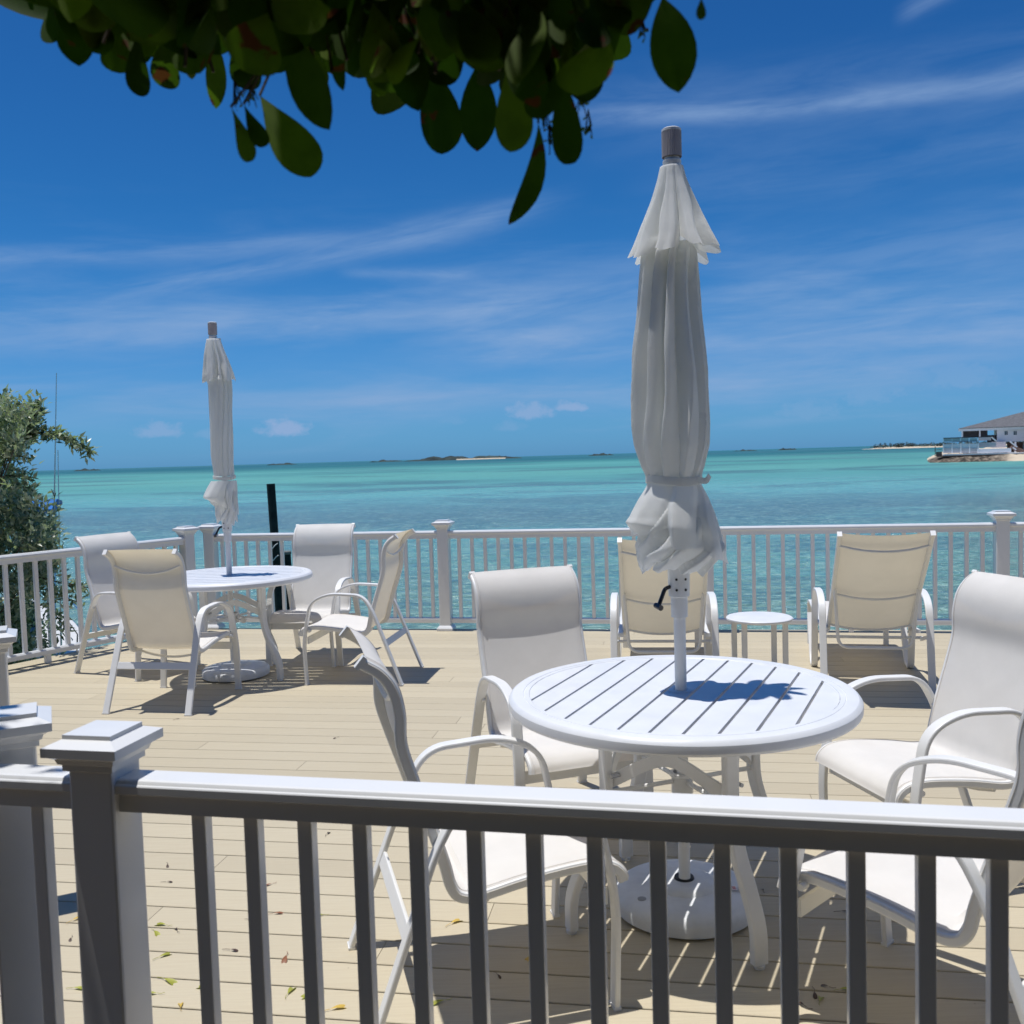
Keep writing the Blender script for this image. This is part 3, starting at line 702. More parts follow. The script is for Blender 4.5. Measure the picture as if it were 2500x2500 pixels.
def umbrella(label, x, y, vent, body, finial, seed, hubz, crank_side, fx):
    t = thing('closed_umbrella', label, 'umbrella', (x, y, 0), 0, 'closed white patio umbrellas')
    m = MB(); m.lathe([(0.0195, 0.06), (0.0195, hubz[0])], 24); m.build('pole', metalw, t)
    m = MB(); m.lathe([(0.021, hubz[0] + 0.001), (0.027, hubz[0] + 0.002), (0.028, hubz[0] + 0.07), (0.0345, hubz[0] + 0.072), (0.036, hubz[0] + 0.15), (0.033, hubz[0] + 0.19), (0.02, hubz[0] + 0.195)], 32); hub = m.build('crank_housing', metalw, t)
    m = MB()
    for a in (-112, -62):
        for z in (0.095, 0.130):
            q = R(a); m.tube([(0.0335 * math.cos(q), 0.0335 * math.sin(q), hubz[0] + z), (0.0366 * math.cos(q), 0.0366 * math.sin(q), hubz[0] + z)], 0.0042, 10)
    m.build('screw_hole', holem, hub)
    m = MB(); s = crank_side
    m.tube(fillet([(-0.030, -0.012, hubz[0] + 0.105), (-0.050, -0.022, hubz[0] + 0.100), (-0.075, -0.040, hubz[0] + 0.045)], 0.01), 0.0068, 10)
    m.tube([(-0.082, -0.030, hubz[0] + 0.047), (-0.070, -0.060, hubz[0] + 0.042)], 0.0095, 12); m.build('crank_handle', darkm, hub)
    m = MB(); m.lathe([(0.018, hubz[0] + 0.19), (0.018, vent[0][0])], 16, (0, 0, 0)); m.build('upper_pole', metalw, t)
    top = [q for q in body if q[0] > 1.44]; tail = [q for q in body if q[0] < 1.46]
    folded_cloth(top, seed, 11, 260, 8, 0.45, 0.62, 0.0).build('canopy', canvas, t, angle=75)
    cut = [q for q in tail if q[0] > 1.19]
    folded_cloth(cut, seed + 1, 5, 220, 8, 0.25, 0.26, 0.03, tilt=-0.05, rough=0.35).build('canopy_skirt', canvas, t, angle=75)
    inner = [(1.36, tail[3][1], tail[3][2] * 0.80, 0.5)] + [(q[0], q[1], q[2] * (0.86 if q[0] > 1.24 else 0.96), 0.9) for q in tail if q[0] < 1.31]
    folded_cloth(inner, seed + 2, 9, 220, 6, 1.6, 0.34, 0.04, fine=0.015, rough=0.5).build('canopy_hem', canvas, t, angle=75)
    folded_cloth(vent, seed + 3, 9, 240, 8, 0.12, 0.55, 0.05, fine=0.015).build('vent_flap', canvas, t, angle=75)
    tie = min(body, key=lambda r: abs(r[0] - 1.45)); tz, tcx, tr = (1.449, body[10][1], body[10][2] * 1.03)
    m = MB(); pts = [(tcx + (tr + 0.003) * math.cos(a), (tr + 0.003) * math.sin(a) * 0.92, tz + 0.006 * math.sin(a * 2 + 1)) for a in [2 * math.pi * i / 40 for i in range(40)]]
    m.sweep(pts, rrect(0.026, 0.006, 0.002), (0, 0, 1), closed=True)
    m.sweep(catmull([(tcx + tr * 0.75, -tr * 0.62, tz), (tcx + tr * 1.05, -tr * 0.8, tz - 0.005), (tcx + tr * 1.22, -tr * 0.7, tz + 0.012)], 4), rrect(0.02, 0.003, 0.001), (0, 0, 1))
    m.build('tie_strap', canvas, t)
    m = MB(); z0, z1 = finial; nn = 72; prof = [(0.018, z0 - 0.035), (0.026, z0 - 0.03), (0.030, z0 - 0.018), (0.0295, z0 - 0.010), (0.0245, z0 - 0.006), (0.0245, z0)]
    m.lathe(prof, 36, (fx, 0, 0)); m.build('finial_ring', metalw, t); m = MB(); m.lathe([(0.0315, z1 - 0.003), (0.0315, z1 + 0.004), (0.027, z1 + 0.007)], 36, (fx, 0, 0)); m.build('finial_cap', metalw, t)
    m = MB(); vs = []
    for z in (z0, z1 - 0.003):
        for i in range(nn * 2):
            a = math.pi * i / nn; r = 0.0318 if i % 4 < 2 else 0.0298; vs.append((fx + r * math.cos(a), r * math.sin(a), z))
    k = nn * 2; m.add(vs, [(i, (i + 1) % k, k + (i + 1) % k, k + i) for i in range(k)]); m.build('finial', finialm, t, smooth=False)
    return t
body1 = [(2.215, 0.0, 0.060, .5), (2.182, -0.012, 0.091, .8), (2.111, -0.015, 0.096, 1), (1.975, -0.018, 0.105, 1), (1.873, -0.02, 0.117, 1), (1.804, -0.019, 0.122, 1), (1.7, -0.019, 0.124, .9), (1.631, -0.018, 0.125, .75), (1.562, -0.015, 0.121, .55), (1.49, -0.012, 0.100, .4), (1.449, -0.01, 0.084, .3),
         (1.425, -0.008, 0.090, .35), (1.387, -0.010, 0.113, .6), (1.344, -0.013, 0.134, .8), (1.300, -0.014, 0.152, 1), (1.262, -0.002, 0.150, .9), (1.225, 0.008, 0.154, 1), (1.190, 0.0, 0.138, 1), (1.160, -0.014, 0.112, 1)]
vent1 = [(2.462, 0.003, 0.022, 0), (2.458, 0.003, 0.036, 0.05), (2.414, 0.003, 0.047, .4), (2.355, 0.005, 0.070, .8), (2.296, 0.004, 0.096, 1), (2.237, 0.004, 0.126, 1.0), (2.190, 0.003, 0.152, 1.0)]
umbrella('tall closed white umbrella through the near table, tied above its flared hem', T1[0], T1[1] - 0.01, vent1, body1, (2.487, 2.571), 11, (0.992,), -1, 0.004)
body2 = [(2.190, -0.006, 0.050, .3), (2.150, -0.004, 0.082, .4), (2.075, -0.002, 0.083, .35), (1.927, -0.006, 0.079, .3), (1.85, -0.006, 0.079, .25), (1.768, -0.007, 0.080, .25), (1.68, -0.009, 0.080, .3), (1.609, -0.010, 0.080, .35), (1.55, -0.009, 0.077, .3), (1.50, -0.005, 0.074, .3), (1.462, -0.003, 0.072, .2),
         (1.427, -0.009, 0.088, .6), (1.364, -0.028, 0.110, 1.0), (1.310, -0.044, 0.126, 1.3), (1.278, -0.023, 0.106, 1), (1.24, 0.001, 0.082, .6), (1.18, -0.001, 0.080, .6), (1.137, 0.003, 0.074, .7)]
vent2 = [(2.444, -0.035, 0.022, 0), (2.440, -0.035, 0.046, .05), (2.351, -0.03, 0.069, .6), (2.266, -0.018, 0.092, 1), (2.202, -0.010, 0.111, 1.2), (2.160, -0.005, 0.120, 1.4)]
umbrella('smaller-looking closed white umbrella of the far table, left of the green piling', T2[0] - 0.01, T2[1] - 0.02, vent2, body2, (2.472, 2.553), 23, (0.992,), -1, -0.038)

def umbrella_base(label, x, y, sticker):
    t = thing('umbrella_base', label, 'umbrella base', (x, y, 0), 0, 'weighted umbrella bases')
    m = MB(); m.lathe([(0.225, 0.004), (0.238, 0.012), (0.240, 0.040), (0.236, 0.058), (0.222, 0.070), (0.190, 0.076), (0.150, 0.080), (0.110, 0.084), (0.104, 0.094), (0.092, 0.099), (0.055, 0.101), (0.036, 0.101)], 72, capt=True)
    b = m.build('weighted_disc', plasticw, t, angle=50)
    m = MB(); m.lathe([(0.0205, 0.100), (0.0205, 0.108), (0.032, 0.108), (0.034, 0.101)], 32, capb=False, capt=False); m.build('socket_ring', blackrub, t)
    m = MB(); m.lathe([(0.015, 0.074), (0.015, 0.0775), (0.012, 0.079)], 18, (-0.155, -0.09, 0)); m.build('filler_cap', simple('grey_cap', (0.35, 0.36, 0.37), 0.5), t)
    if sticker:
        m = MB()
        for i in range(4): m.box((0.135 + 0.022 * i, -0.045 - 0.004 * i, 0.0852 - 0.0018 * i), (0.017, 0.028, 0.0012), M=Matrix.Rotation(R(4), 3, 'Y'))
        st = m.build('warning_sticker', simple('sticker_white', (0.75, 0.70, 0.70), 0.5), t, smooth=False)
        m = MB()
        for i in range(4):
            for j in range(5): m.box((0.135 + 0.022 * i, -0.035 - 0.0045 * j - 0.004 * i, 0.0861 - 0.0018 * i), (0.012 - 0.002 * (j % 2), 0.0016, 0.0008), M=Matrix.Rotation(R(4), 3, 'Y'))
        m.build('sticker_print', simple('sticker_red', (0.6, 0.16, 0.16), 0.5), st, smooth=False)
umbrella_base('round white umbrella base with a small red-printed sticker under the near table', T1[0], T1[1], True)
umbrella_base('round white umbrella base on the deck under the far table', T2[0], T2[1], False)

# ------------------------------------------------------------------ chaise longues
def build_chaise(t):
    hx = 0.255
    for s in (-1, 1):
        m = MB(); m.sweep(catmull([(s * hx, -0.745, 1.025), (s * hx, -0.69, 0.975), (s * hx, -0.62, 0.90), (s * hx, -0.40, 0.70), (s * hx, -0.18, 0.50), (s * hx, 0.0, 0.335)], 5), rrect(0.024, 0.032, 0.006), (1, 0, 0)); m.build('back_rail', metalw, t)
        m = MB(); m.sweep(catmull([(s * (hx + 0.026), -0.12, 0.345), (s * (hx + 0.026), 0.10, 0.335), (s * (hx + 0.026), 0.60, 0.345), (s * (hx + 0.026), 0.95, 0.36), (s * (hx + 0.026), 1.10, 0.345), (s * (hx + 0.026), 1.16, 0.29), (s * (hx + 0.026), 1.16, 0.0)], 5), rrect(0.040, 0.024, 0.006), (1, 0, 0)); m.build('seat_rail', metalw, t)
        X = s * (hx + 0.062)
        pts = fillet([(X, -0.40, 0.0), (X, -0.30, 0.545), (X, -0.14, 0.605), (X, 0.12, 0.59), (X, 0.235, 0.50), (X, 0.33, 0.0), (X, 0.47, 0.02), (X, 0.66, 0.33)], [0.09, 0.09, 0.09, 0.05, 0.05, 0.08], 7)
        m = MB(); m.sweep(pts, rrect(0.044, 0.017, 0.005), (1, 0, 0)); m.build('arm_and_leg_strap', metalw, t)
    for y, z, sag in ((-0.685, 0.955, 0.035), (-0.33, 0.62, 0.035), (-0.06, 0.375, 0.03)):
        m = MB(); m.tube(catmull([(-hx, y, z), (-hx * .5, y - sag * .6, z - sag * 0.75), (0, y - sag * .75, z - sag), (hx * .5, y - sag * .6, z - sag * 0.75), (hx, y, z)], 5), 0.008, 8); m.build('back_brace', metalw, t)
    m = MB(); m.tube(fillet([(-hx + .01, -0.36, 0.655), (-hx + .035, -0.30, 0.27), (hx - .035, -0.30, 0.27), (hx - .01, -0.36, 0.655)], 0.07, 8), 0.0105, 10); m.build('support_prop', metalw, t)
    m = MB(); m.tube([(-hx - 0.06, -0.10, 0.30), (hx + 0.06, -0.10, 0.30)], 0.010, 10); m.tube([(-hx - 0.03, 0.62, 0.33), (hx + 0.03, 0.62, 0.33)], 0.010, 10); m.build('crossbar', metalw, t)
    for s in (-1, 1):
        m = MB(); m.box((s * (hx + 0.05), -0.2, 0.315), (0.012, 0.20, 0.022), M=Matrix.Rotation(R(-14), 3, 'X')); m.build('ratchet_plate', metalw, t, smooth=False)
        m = MB(); m.box((s * hx, -0.748, 1.028), (0.028, 0.012, 0.036), M=Matrix.Rotation(R(-45), 3, 'X')); m.build('end_cap', metalw, t, smooth=False)
    prof = catmull([(0, -0.745, 1.025), (0, -0.69, 0.975), (0, -0.62, 0.90), (0, -0.40, 0.70), (0, -0.18, 0.50), (0, -0.01, 0.345)], 6); n = len(prof); nu = 8; vs = []
    for i, p in enumerate(prof):
        tan = (prof[min(i + 1, n - 1)] - prof[max(i - 1, 0)]).normalized(); nr = Vector((0, -tan.z, tan.y)); nr = nr if nr.z > 0 else -nr
        for j in range(nu + 1):
            u = -1 + 2 * j / nu; q = p + nr * (0.014 - 0.022 * (1 - u * u)); vs.append((u * hx * 0.99, q.y, q.z))
    m = MB(); m.add(vs, [(i * (nu + 1) + j, i * (nu + 1) + j + 1, (i + 1) * (nu + 1) + j + 1, (i + 1) * (nu + 1) + j) for i in range(n - 1) for j in range(nu)]); m.build('back_sling', slingc, t)
    prof = catmull([(0, 0.02, 0.352), (0, 0.10, 0.350), (0, 0.60, 0.358), (0, 0.95, 0.373), (0, 1.10, 0.358), (0, 1.165, 0.31)], 5); n = len(prof); vs = []
    for p in prof:
        for j in range(nu + 1):
            u = -1 + 2 * j / nu; vs.append((u * (hx + 0.024), p.y, p.z - 0.02 * (1 - u * u)))
    m = MB(); m.add(vs, [(i * (nu + 1) + j, i * (nu + 1) + j + 1, (i + 1) * (nu + 1) + j + 1, (i + 1) * (nu + 1) + j) for i in range(n - 1) for j in range(nu)]); m.build('seat_sling', sling, t)
l0 = thing('chaise_longue', 'cream-backed chaise longue half hidden behind the tall closed umbrella', 'chaise longue', (0.985, 6.28, 0), R(82 - 90), 'chaise longues facing the sea')
build_chaise(l0)
l1 = copytree(l0); l1.location = (2.33, 6.215, 0); l1.rotation_euler = (0, 0, R(77 - 90)); tag(l1, 'cream-backed chaise longue right of the small side table, its whole back in view', 'chaise longue', 'chaise longues facing the sea')
# small side table
t = thing('side_table', 'small round white side table standing between the two chaise longues', 'table', (1.59, 6.14, 0), R(8))
m = MB(); m.lathe([(0.19, 0.428), (0.205, 0.431), (0.211, 0.439), (0.211, 0.447), (0.205, 0.452), (0.198, 0.453)], 48); m.build('tabletop', tablew, t)
for d in (38, 142, 218, 322):
    a = R(d); m = MB(); m.sweep([(0.175 * math.cos(a), 0.145 * math.sin(a), 0.0), (0.175 * math.cos(a), 0.145 * math.sin(a), 0.428)], rrect(0.036, 0.015, 0.003), (1, 0, 0)); m.build('leg', metalw, t)
m = MB()
for s, zz in ((1, 0.075), (-1, 0.090)):
    a = math.atan2(0.145 * math.sin(R(38)) * s, 0.175 * math.cos(R(38))); L = 0.155
    m.box((0, 0, zz), (2 * L, 0.03, 0.012), rz=a)
m.build('cross_stretcher', metalw, t, smooth=False)

# ------------------------------------------------------------------ leaves
OBO = [(0.0, 0.0), (0.12, 0.10), (0.35, 0.28), (0.6, 0.44), (0.8, 0.46), (0.93, 0.32), (1.0, 0.0)]
OBF = [(0.0, 0.0), (0.06, 0.045), (0.13, 0.10), (0.22, 0.17), (0.32, 0.26), (0.43, 0.35), (0.54, 0.425), (0.65, 0.47), (0.75, 0.485), (0.84, 0.45), (0.91, 0.37), (0.96, 0.26), (0.99, 0.13), (1.0, 0.0)]   # (along, half width / length unit)
ELL = [(0.0, 0.0), (0.05, 0.06), (0.12, 0.15), (0.22, 0.27), (0.34, 0.38), (0.46, 0.45), (0.58, 0.48), (0.70, 0.46), (0.80, 0.39), (0.89, 0.28), (0.95, 0.16), (1.0, 0.0)]
OBN = [(0.0, 0.0), (0.10, 0.05), (0.22, 0.13), (0.34, 0.23), (0.46, 0.33), (0.58, 0.42), (0.70, 0.475), (0.80, 0.48), (0.88, 0.43), (0.94, 0.33), (0.98, 0.19), (0.985, 0.06), (0.97, 0.0)]
def leaf(mb, base, direc, normal, L, Wd, tone, curl=0.15, fold=0.15, shape=OBO, bend=0.0):
    d = Vector(direc).normalized(); nrm = Vector(normal); nrm = (nrm - d * nrm.dot(d)).normalized(); sd = d.cross(nrm)
    base = Vector(base); vs = []; fs = []
    for i, (t, w) in enumerate(shape):
        c = base + d * (L * t) - nrm * (curl * L * t * t) + sd * (bend * L * (t * t - t)); h = w * Wd
        if i == 0 or i == len(shape) - 1: vs.append(c)
        else: vs += [c - sd * h + nrm * fold * h, c, c + sd * h + nrm * fold * h]
    n = len(shape); idx = lambda i, k: 0 if i == 0 else (1 + (n - 2) * 3 if i == n - 1 else 1 + (i - 1) * 3 + k)
    fs += [(0, idx(1, 1), idx(1, 0)), (0, idx(1, 2), idx(1, 1))]
    for i in range(1, n - 2):
        fs += [(idx(i, 0), idx(i, 1), idx(i + 1, 1), idx(i + 1, 0)), (idx(i, 1), idx(i, 2), idx(i + 1, 2), idx(i + 1, 1))]
    fs += [(idx(n - 2, 0), idx(n - 2, 1), idx(n - 1, 0)), (idx(n - 2, 1), idx(n - 2, 2), idx(n - 1, 0))]
    mb.add(vs, fs, tone)
SMALL = [(0.0, 0.0), (0.45, 0.5), (1.0, 0.0)]
def rvec(r): 
    while True:
        v = Vector((r.uniform(-1, 1), r.uniform(-1, 1), r.uniform(-1, 1)))
        if 0.05 < v.length < 1: return v.normalized()

# ------------------------------------------------------------------ the tree over the camera
tree = thing('overhanging_tree', 'dark leafy tree whose drooping branch ends hang into the top of the view', 'tree', (-1.2, -1.6, -0.3))
TO = Vector((-1.2, -1.6, -0.3))
m = MB(); m.tube([Vector(p) - TO for p in catmull([(-1.2, -1.6, -0.4), (-1.15, -1.55, 0.5), (-1.25, -1.45, 1.5), (-1.1, -1.3, 2.4), (-1.0, -1.2, 3.2)], 5)], lambda t: 0.17 - 0.07 * t, 14); m.build('trunk', bark, tree)
rr = random.Random(5); limbs = []
for tx, ty, tz in ((1.4, 0.4, 3.2), (0.2, 0.9, 2.75), (-1.9, 1.3, 3.0), (2.4, -1.5, 3.7), (-3.2, -0.8, 3.4), (-0.8, -3.2, 3.9), (1.0, -2.8, 3.9), (-0.7, 1.1, 2.7), (0.9, 1.0, 2.6), (-1.75, 1.95, 3.25), (-2.3, 1.6, 3.0), (-1.4, 1.75, 3.1)):
    a = Vector((-1.05, -1.25, 2.6)); b = Vector((tx, ty, tz)); mid = (a + b) / 2 + Vector((0, 0, 0.35))
    L = catmull([a, (a + mid) / 2 + rvec(rr) * 0.1, mid, (mid + b) / 2 + rvec(rr) * 0.1, b], 5); limbs.append(L)
    m = MB(); m.tube([p - TO for p in L], lambda t: 0.065 * (1 - t) + 0.010, 9); m.build('limb', bark, tree)
cr = MB()
def over_ok(p):   # keep the crown's shadow off the sunny deck; ragged front edge
    sx = p.x + 0.176 * (p.z - 0.9); edge = 1.50 + 0.12 * math.sin(sx * 3.1) + 0.08 * math.sin(sx * 7.7)
    if sx < -0.98: edge = 2.45 + 0.2 * math.sin(sx * 5)
    if sx > -0.95: edge = min(edge, near_y(sx) - 0.20)
    return p.y < edge - 0.17
cnt = 0
while cnt < 15500:
    L = rr.choice(limbs); p = L[rr.randrange(len(L) // 4, len(L))] + rvec(rr) * rr.uniform(0.1, 0.85)
    if p.z < 2.35 or (p - Vector((0, 0, EYE))).length < (1.25 if p.y > 0 else 0.75) or not over_ok(p): continue
    if p.y > 0.2 and (p.z - EYE) / max(p.y, 0.01) < 0.62: continue
    d = rvec(rr); d.z = -abs(d.z) * 0.8 - 0.2
    leaf(cr, p - TO, d, rvec(rr), rr.uniform(0.08, 0.13), rr.uniform(0.05, 0.075), rr.random(), shape=OBO[::2]); cnt += 1
# the bough that carries them, just above the top of the view
for pts_ in (((-1.05, -1.25, 2.6), (-1.0, -0.2, 2.75), (-0.75, 0.75, 2.60), (-0.35, 1.12, 2.46), (0.12, 1.18, 2.40), (0.42, 1.05, 2.38)), ((-0.78, 0.70, 2.60), (-0.72, 1.10, 2.50), (-0.85, 1.35, 2.44))):
    L = catmull(pts_, 5); m = MB(); m.tube([p - TO for p in L], lambda t: 0.045 * (1 - t) + 0.008, 9); m.build('limb', bark, tree)
    k_ = 0
    while k_ < 650:
        p = L[rr.randrange(len(L) // 3, len(L))] + Vector((rr.uniform(-.3, .3), rr.uniform(-.22, .22), rr.uniform(-0.16, 0.35)))
        if p.z < 2.24 + max(0, p.y - 1.05) * 0.6 or not over_ok(p): continue
        d = rvec(rr); d.z = -abs(d.z) * 0.9 - 0.3
        leaf(cr, p - TO, d * 1.0, rvec(rr), rr.uniform(0.06, 0.10), rr.uniform(0.035, 0.055), rr.random(), shape=OBO) if p.z - 0.1 > EYE + 0.50 * p.y + 0.02 else None
        k_ += 1
# the branch ends that hang into view
tw = MB()
def hang(bx, by, tx, ty, wpx, Y, tone=None, roll_=0.0, curl=0.08):
    A = pix(bx, by, Y=Y); B = pix(tx, ty, Y=Y * rr.uniform(0.96, 1.04)); d = B - A; L = d.length
    wv = wpx * Y / F_PX; n = Vector((math.sin(roll_), -1, 0.25))
    leaf(cr, A - TO, d, n, L, wv / 0.92 / max(0.5, math.cos(roll_)), rr.random() ** 2.2 if tone is None else tone, curl, 0.22, rr.choice((OBF, ELL, OBN)), rr.uniform(-0.25, 0.25))
    return A
Z1 = [(240, -20, 255, 175, 150), (355, 80, 370, 295, 140), (560, 100, 560, 340, 150), (650, 150, 655, 460, 110), (800, 150, 790, 425, 120), (900, 150, 910, 385, 60), (1000, 150, 1015, 515, 90), (1130, 100, 1160, 430, 160),
      (1090, 505, 1180, 765, 80), (1150, 490, 1250, 690, 80), (1225, 450, 1470, 810, 190), (1350, 150, 1530, 595, 160), (1600, 200, 1610, 405, 60), (1700, 150, 1800, 430, 120)]
Z2 = [(150, 100, 250, 570, 190), (270, 250, 400, 790, 200), (570, 330, 560, 790, 190), (740, 280, 755, 775, 180), (900, 250, 900, 610, 170), (1000, 300, 1050, 860, 150), (1160, 200, 1130, 545, 200), (1290, 0, 1250, 315, 220), (1540, -20, 1625, 470, 220), (1400, 30, 1410, 130, 60), (1740, -20, 1740, 90, 50)]
for (a, b, c_, d_, w_) in Z1:
    Y = rr.uniform(1.12, 1.35); p = hang(a / 1.932, b / 1.932, c_ / 1.932, d_ / 1.932, w_ / 1.932, Y, roll_=rr.uniform(-.5, .5))
    tw.tube([p - TO, p - TO + Vector((rr.uniform(-.04, .04), 0.02, 0.06)), p - TO + Vector((rr.uniform(-.05, .05), 0.0, 0.17))], 0.0018, 5)
for (a, b, c_, d_, w_) in Z2:
    Y = rr.uniform(1.05, 1.35); p = hang(900 + a / 2.147, b / 2.147, 900 + c_ / 2.147, d_ / 2.147, w_ / 2.147, Y, roll_=rr.uniform(-.5, .5))
    tw.tube([p - TO, p - TO + Vector((rr.uniform(-.04, .04), 0.02, 0.06)), p - TO + Vector((rr.uniform(-.05, .05), 0.0, 0.17))], 0.0018, 5)
# one long curled leaf
A = pix(1314, 300, Y=1.2) - TO; B = pix(1243, 549, Y=1.22) - TO
leaf(cr, A, B - A, (0.25, -1.0, 0.1), (B - A).length, 0.028, 0.3, 0.05, 0.3, ELL, 0.45); tw.tube([A, A + Vector((0.0, 0.01, 0.05)), A + Vector((-0.02, 0, 0.11))], 0.0016, 5)
# the dense fringe behind and between them
def low(x):   # lower edge of the leafy mass at photo column x
    return bez([(90, 20), (130, 60), (260, 150), (420, 170), (520, 190), (640, 200), (700, 90), (760, 250), (900, 190), (1000, 265), (1070, 200), (1130, 150), (1200, 260), (1290, 260), (1380, 290), (1450, 200), (1520, 60), (1700, 10)], x)[0]
for i in range(440):
    x = rr.uniform(85, 1540); lo = low(x) - 12; ty = lo - rr.random() ** 1.1 * (lo + 130); L = rr.uniform(90, 200)
    dxp = rr.gauss(0, 75); Y = rr.uniform(1.05, 1.28 if x > 1150 else 1.5)
    hang(x - dxp, ty - L, x, ty, rr.uniform(45, 110), Y, roll_=rr.uniform(-1.1, 1.1))
for i in range(60):   # leaf stalks and twigs
    x = rr.uniform(120, 1500); lo = low(x); P = pix(x, lo - rr.uniform(0, 160), Y=rr.uniform(1.1, 1.3)) - TO
    tw.tube([P, P + Vector((rr.uniform(-.03, .03), 0, 0.06)), P + Vector((rr.uniform(-.06, .06), rr.uniform(-.05, .05), 0.2))], 0.0022, 5)
for bx, by in ((1421, 272), (1440, 312), (1571, 86), (616, 248), (575, 240), (662, 128), (1335, 310), (1345, 345)):   # tiny flower heads
    for k in range(9):
        P = pix(bx + rr.gauss(0, 9), by + rr.gauss(0, 12), Y=1.22) - TO; leaf(cr, P, rvec(rr), rvec(rr), 0.007, 0.006, 0.9, shape=SMALL); tw.tube([P, pix(bx - 4, by - 45, Y=1.22) - TO], 0.0007, 4)
tw.build('twigs', bark, tree)
cr.build('crown', leaf_over, tree, tone=True)

# unseen greenery added behind the camera to block sky and darken the near railing
sky_blocker = thing('sky_blocker', 'unseen leafy screen added behind the viewpoint to block the sky', 'sky_blocker', (0, -3.0, -0.3))
m = MB(); nu, nv = 40, 12; vs = []
for j in range(nv + 1):
    for i in range(nu + 1):
        x = -8 + 16 * i / nu; z = 5.6 * j / nv; n_ = mnoise.fractal(Vector((x * .8, z * .8, 4)), 1, 2, 3)
        vs.append((x, 0.5 * n_ + 0.045 * x * x - 0.25, z))
m.add(vs, [(j * (nu + 1) + i, j * (nu + 1) + i + 1, (j + 1) * (nu + 1) + i + 1, (j + 1) * (nu + 1) + i) for j in range(nv) for i in range(nu)])
m.build('blocking_core', simple('sky_blocker_core', (0.015, 0.018, 0.010), 0.95, 0.1, 0.2, 3), sky_blocker)
hm = MB()
for i in range(9000):
    x = rr.uniform(-8, 8); z = rr.uniform(0, 5.8); y = 0.045 * x * x + 0.5 * mnoise.fractal(Vector((x * .8, z * .8, 4)), 1, 2, 3) - 0.2 + rr.uniform(-0.1, 0.35)
    leaf(hm, (x, y, z), rvec(rr), Vector((0, 1, 0.6)) + rvec(rr) * 0.8, rr.uniform(0.10, 0.17), rr.uniform(0.07, 0.11), rr.random(), shape=OBO[::3])
hm.build('foliage', leaf_sky_blocker, sky_blocker, tone=True)

# ------------------------------------------------------------------ silvery bush on the left bank
bush = thing('silver_bush', 'silvery green bush beyond the left railing with one long branch reaching right', 'bush', (-5.9, 8.6, -1.2)); BO = Vector((-5.9, 8.6, -1.2))
rb = random.Random(12); bm_ = MB(); st = MB()
def spray(P, Q, n, spread, Ls=(0.05, 0.085)):
    P, Q = Vector(P), Vector(Q); ax = (Q - P)
    for i in range(n):
        t = rb.random(); c = P + ax * t + rvec(rb) * rb.random() * spread; d = (ax.normalized() * 0.7 + rvec(rb)).normalized(); d.z += 0.25
        leaf(bm_, c - BO, d, Vector((0, 0, 1)) + rvec(rb) * 0.9, rb.uniform(*Ls), rb.uniform(0.020, 0.034), rb.random() ** 1.5, shape=SMALL)
stems = []
root_p = Vector((-5.9, 8.7, -1.2))
def inb(p):   # rough outline of the bush seen from the deck
    e = [(-2.2, 1.0), (-1.2, 1.25), (-0.4, 1.45), (0.4, 1.55), (0.9, 1.5), (1.3, 1.25), (1.6, 1.0), (2.05, 0.55)]
    r = bez(e, p.z)[0] if -2.2 < p.z < 2.05 else 0
    return r
for i in range(300):
    z = rb.uniform(-1.6, 1.8); r = inb(Vector((0, 0, z))) * (0.55 + 0.5 * rb.random() ** 0.5); a = rb.uniform(0, 6.283)
    P = Vector((-5.95 + r * math.cos(a) * 1.05 + 0.12 * mnoise.noise(Vector((z * 2, a, 0))), 8.6 + r * math.sin(a) * 0.9, z))
    if mnoise.noise(Vector((P.x * 1.6, P.y * 1.6, P.z * 1.6)) + Vector((3, 1, 7))) < -0.20 or P.x > -4.75: continue
    out = Vector((math.cos(a), math.sin(a), 0.6 + rb.uniform(-0.4, 0.5))).normalized()
    Q = P + out * rb.uniform(0.18, 0.38); spray(P, Q, 44, 0.10)
    if i % 5 == 0: st.tube([p - BO for p in catmull([root_p + Vector((rb.uniform(-.3, .3), rb.uniform(-.3, .3), 0)), (root_p + P) / 2 + rvec(rb) * 0.2, P, Q], 4)], lambda t: 0.022 * (1 - t) + 0.004, 6)
# the mass seen over and through the left railing
EDGE = [(1010, 30), (1035, 62), (1060, 78), (1090, 66), (1120, 50), (1160, 36), (1200, 52), (1240, 88), (1300, 118), (1360, 128), (1410, 150), (1440, 130), (1480, 105), (1540, 88), (1600, 70), (1720, 60)]
for i in range(1500):
    yp = 1015 + 670 * rb.random(); ex = bez(EDGE, yp)[0]; xp = ex - 12 - (rb.random() ** 1.3) * 420; Yd = rb.uniform(7.9, 9.6)
    P = pix(xp, yp, Y=Yd)
    if mnoise.noise(P * 2.3) < (-0.20 if yp < 1400 else -0.02) and xp > 0: continue
    if P.z < -1.8: continue
    spray(P, P + Vector((rb.uniform(-.12, .2), rb.uniform(-.1, .1), rb.uniform(0.05, 0.22))), 30, 0.085)
    if i % 12 == 0: st.tube([p - BO for p in catmull([root_p + Vector((rb.uniform(0, 1.2), rb.uniform(-.3, .3), 0)), (root_p + P) / 2 + rvec(rb) * 0.2, P], 4)], lambda t: 0.018 * (1 - t) + 0.004, 6)
br = [pix(20, 1075, Y=8.4), pix(70, 1060, Y=8.4), pix(110, 1058, Y=8.4), pix(150, 1066, Y=8.4), pix(190, 1085, Y=8.4), pix(222, 1102, Y=8.4)]
bc = catmull(br, 4); st.tube([p - BO for p in bc], lambda t: 0.012 * (1 - t) + 0.002, 6)
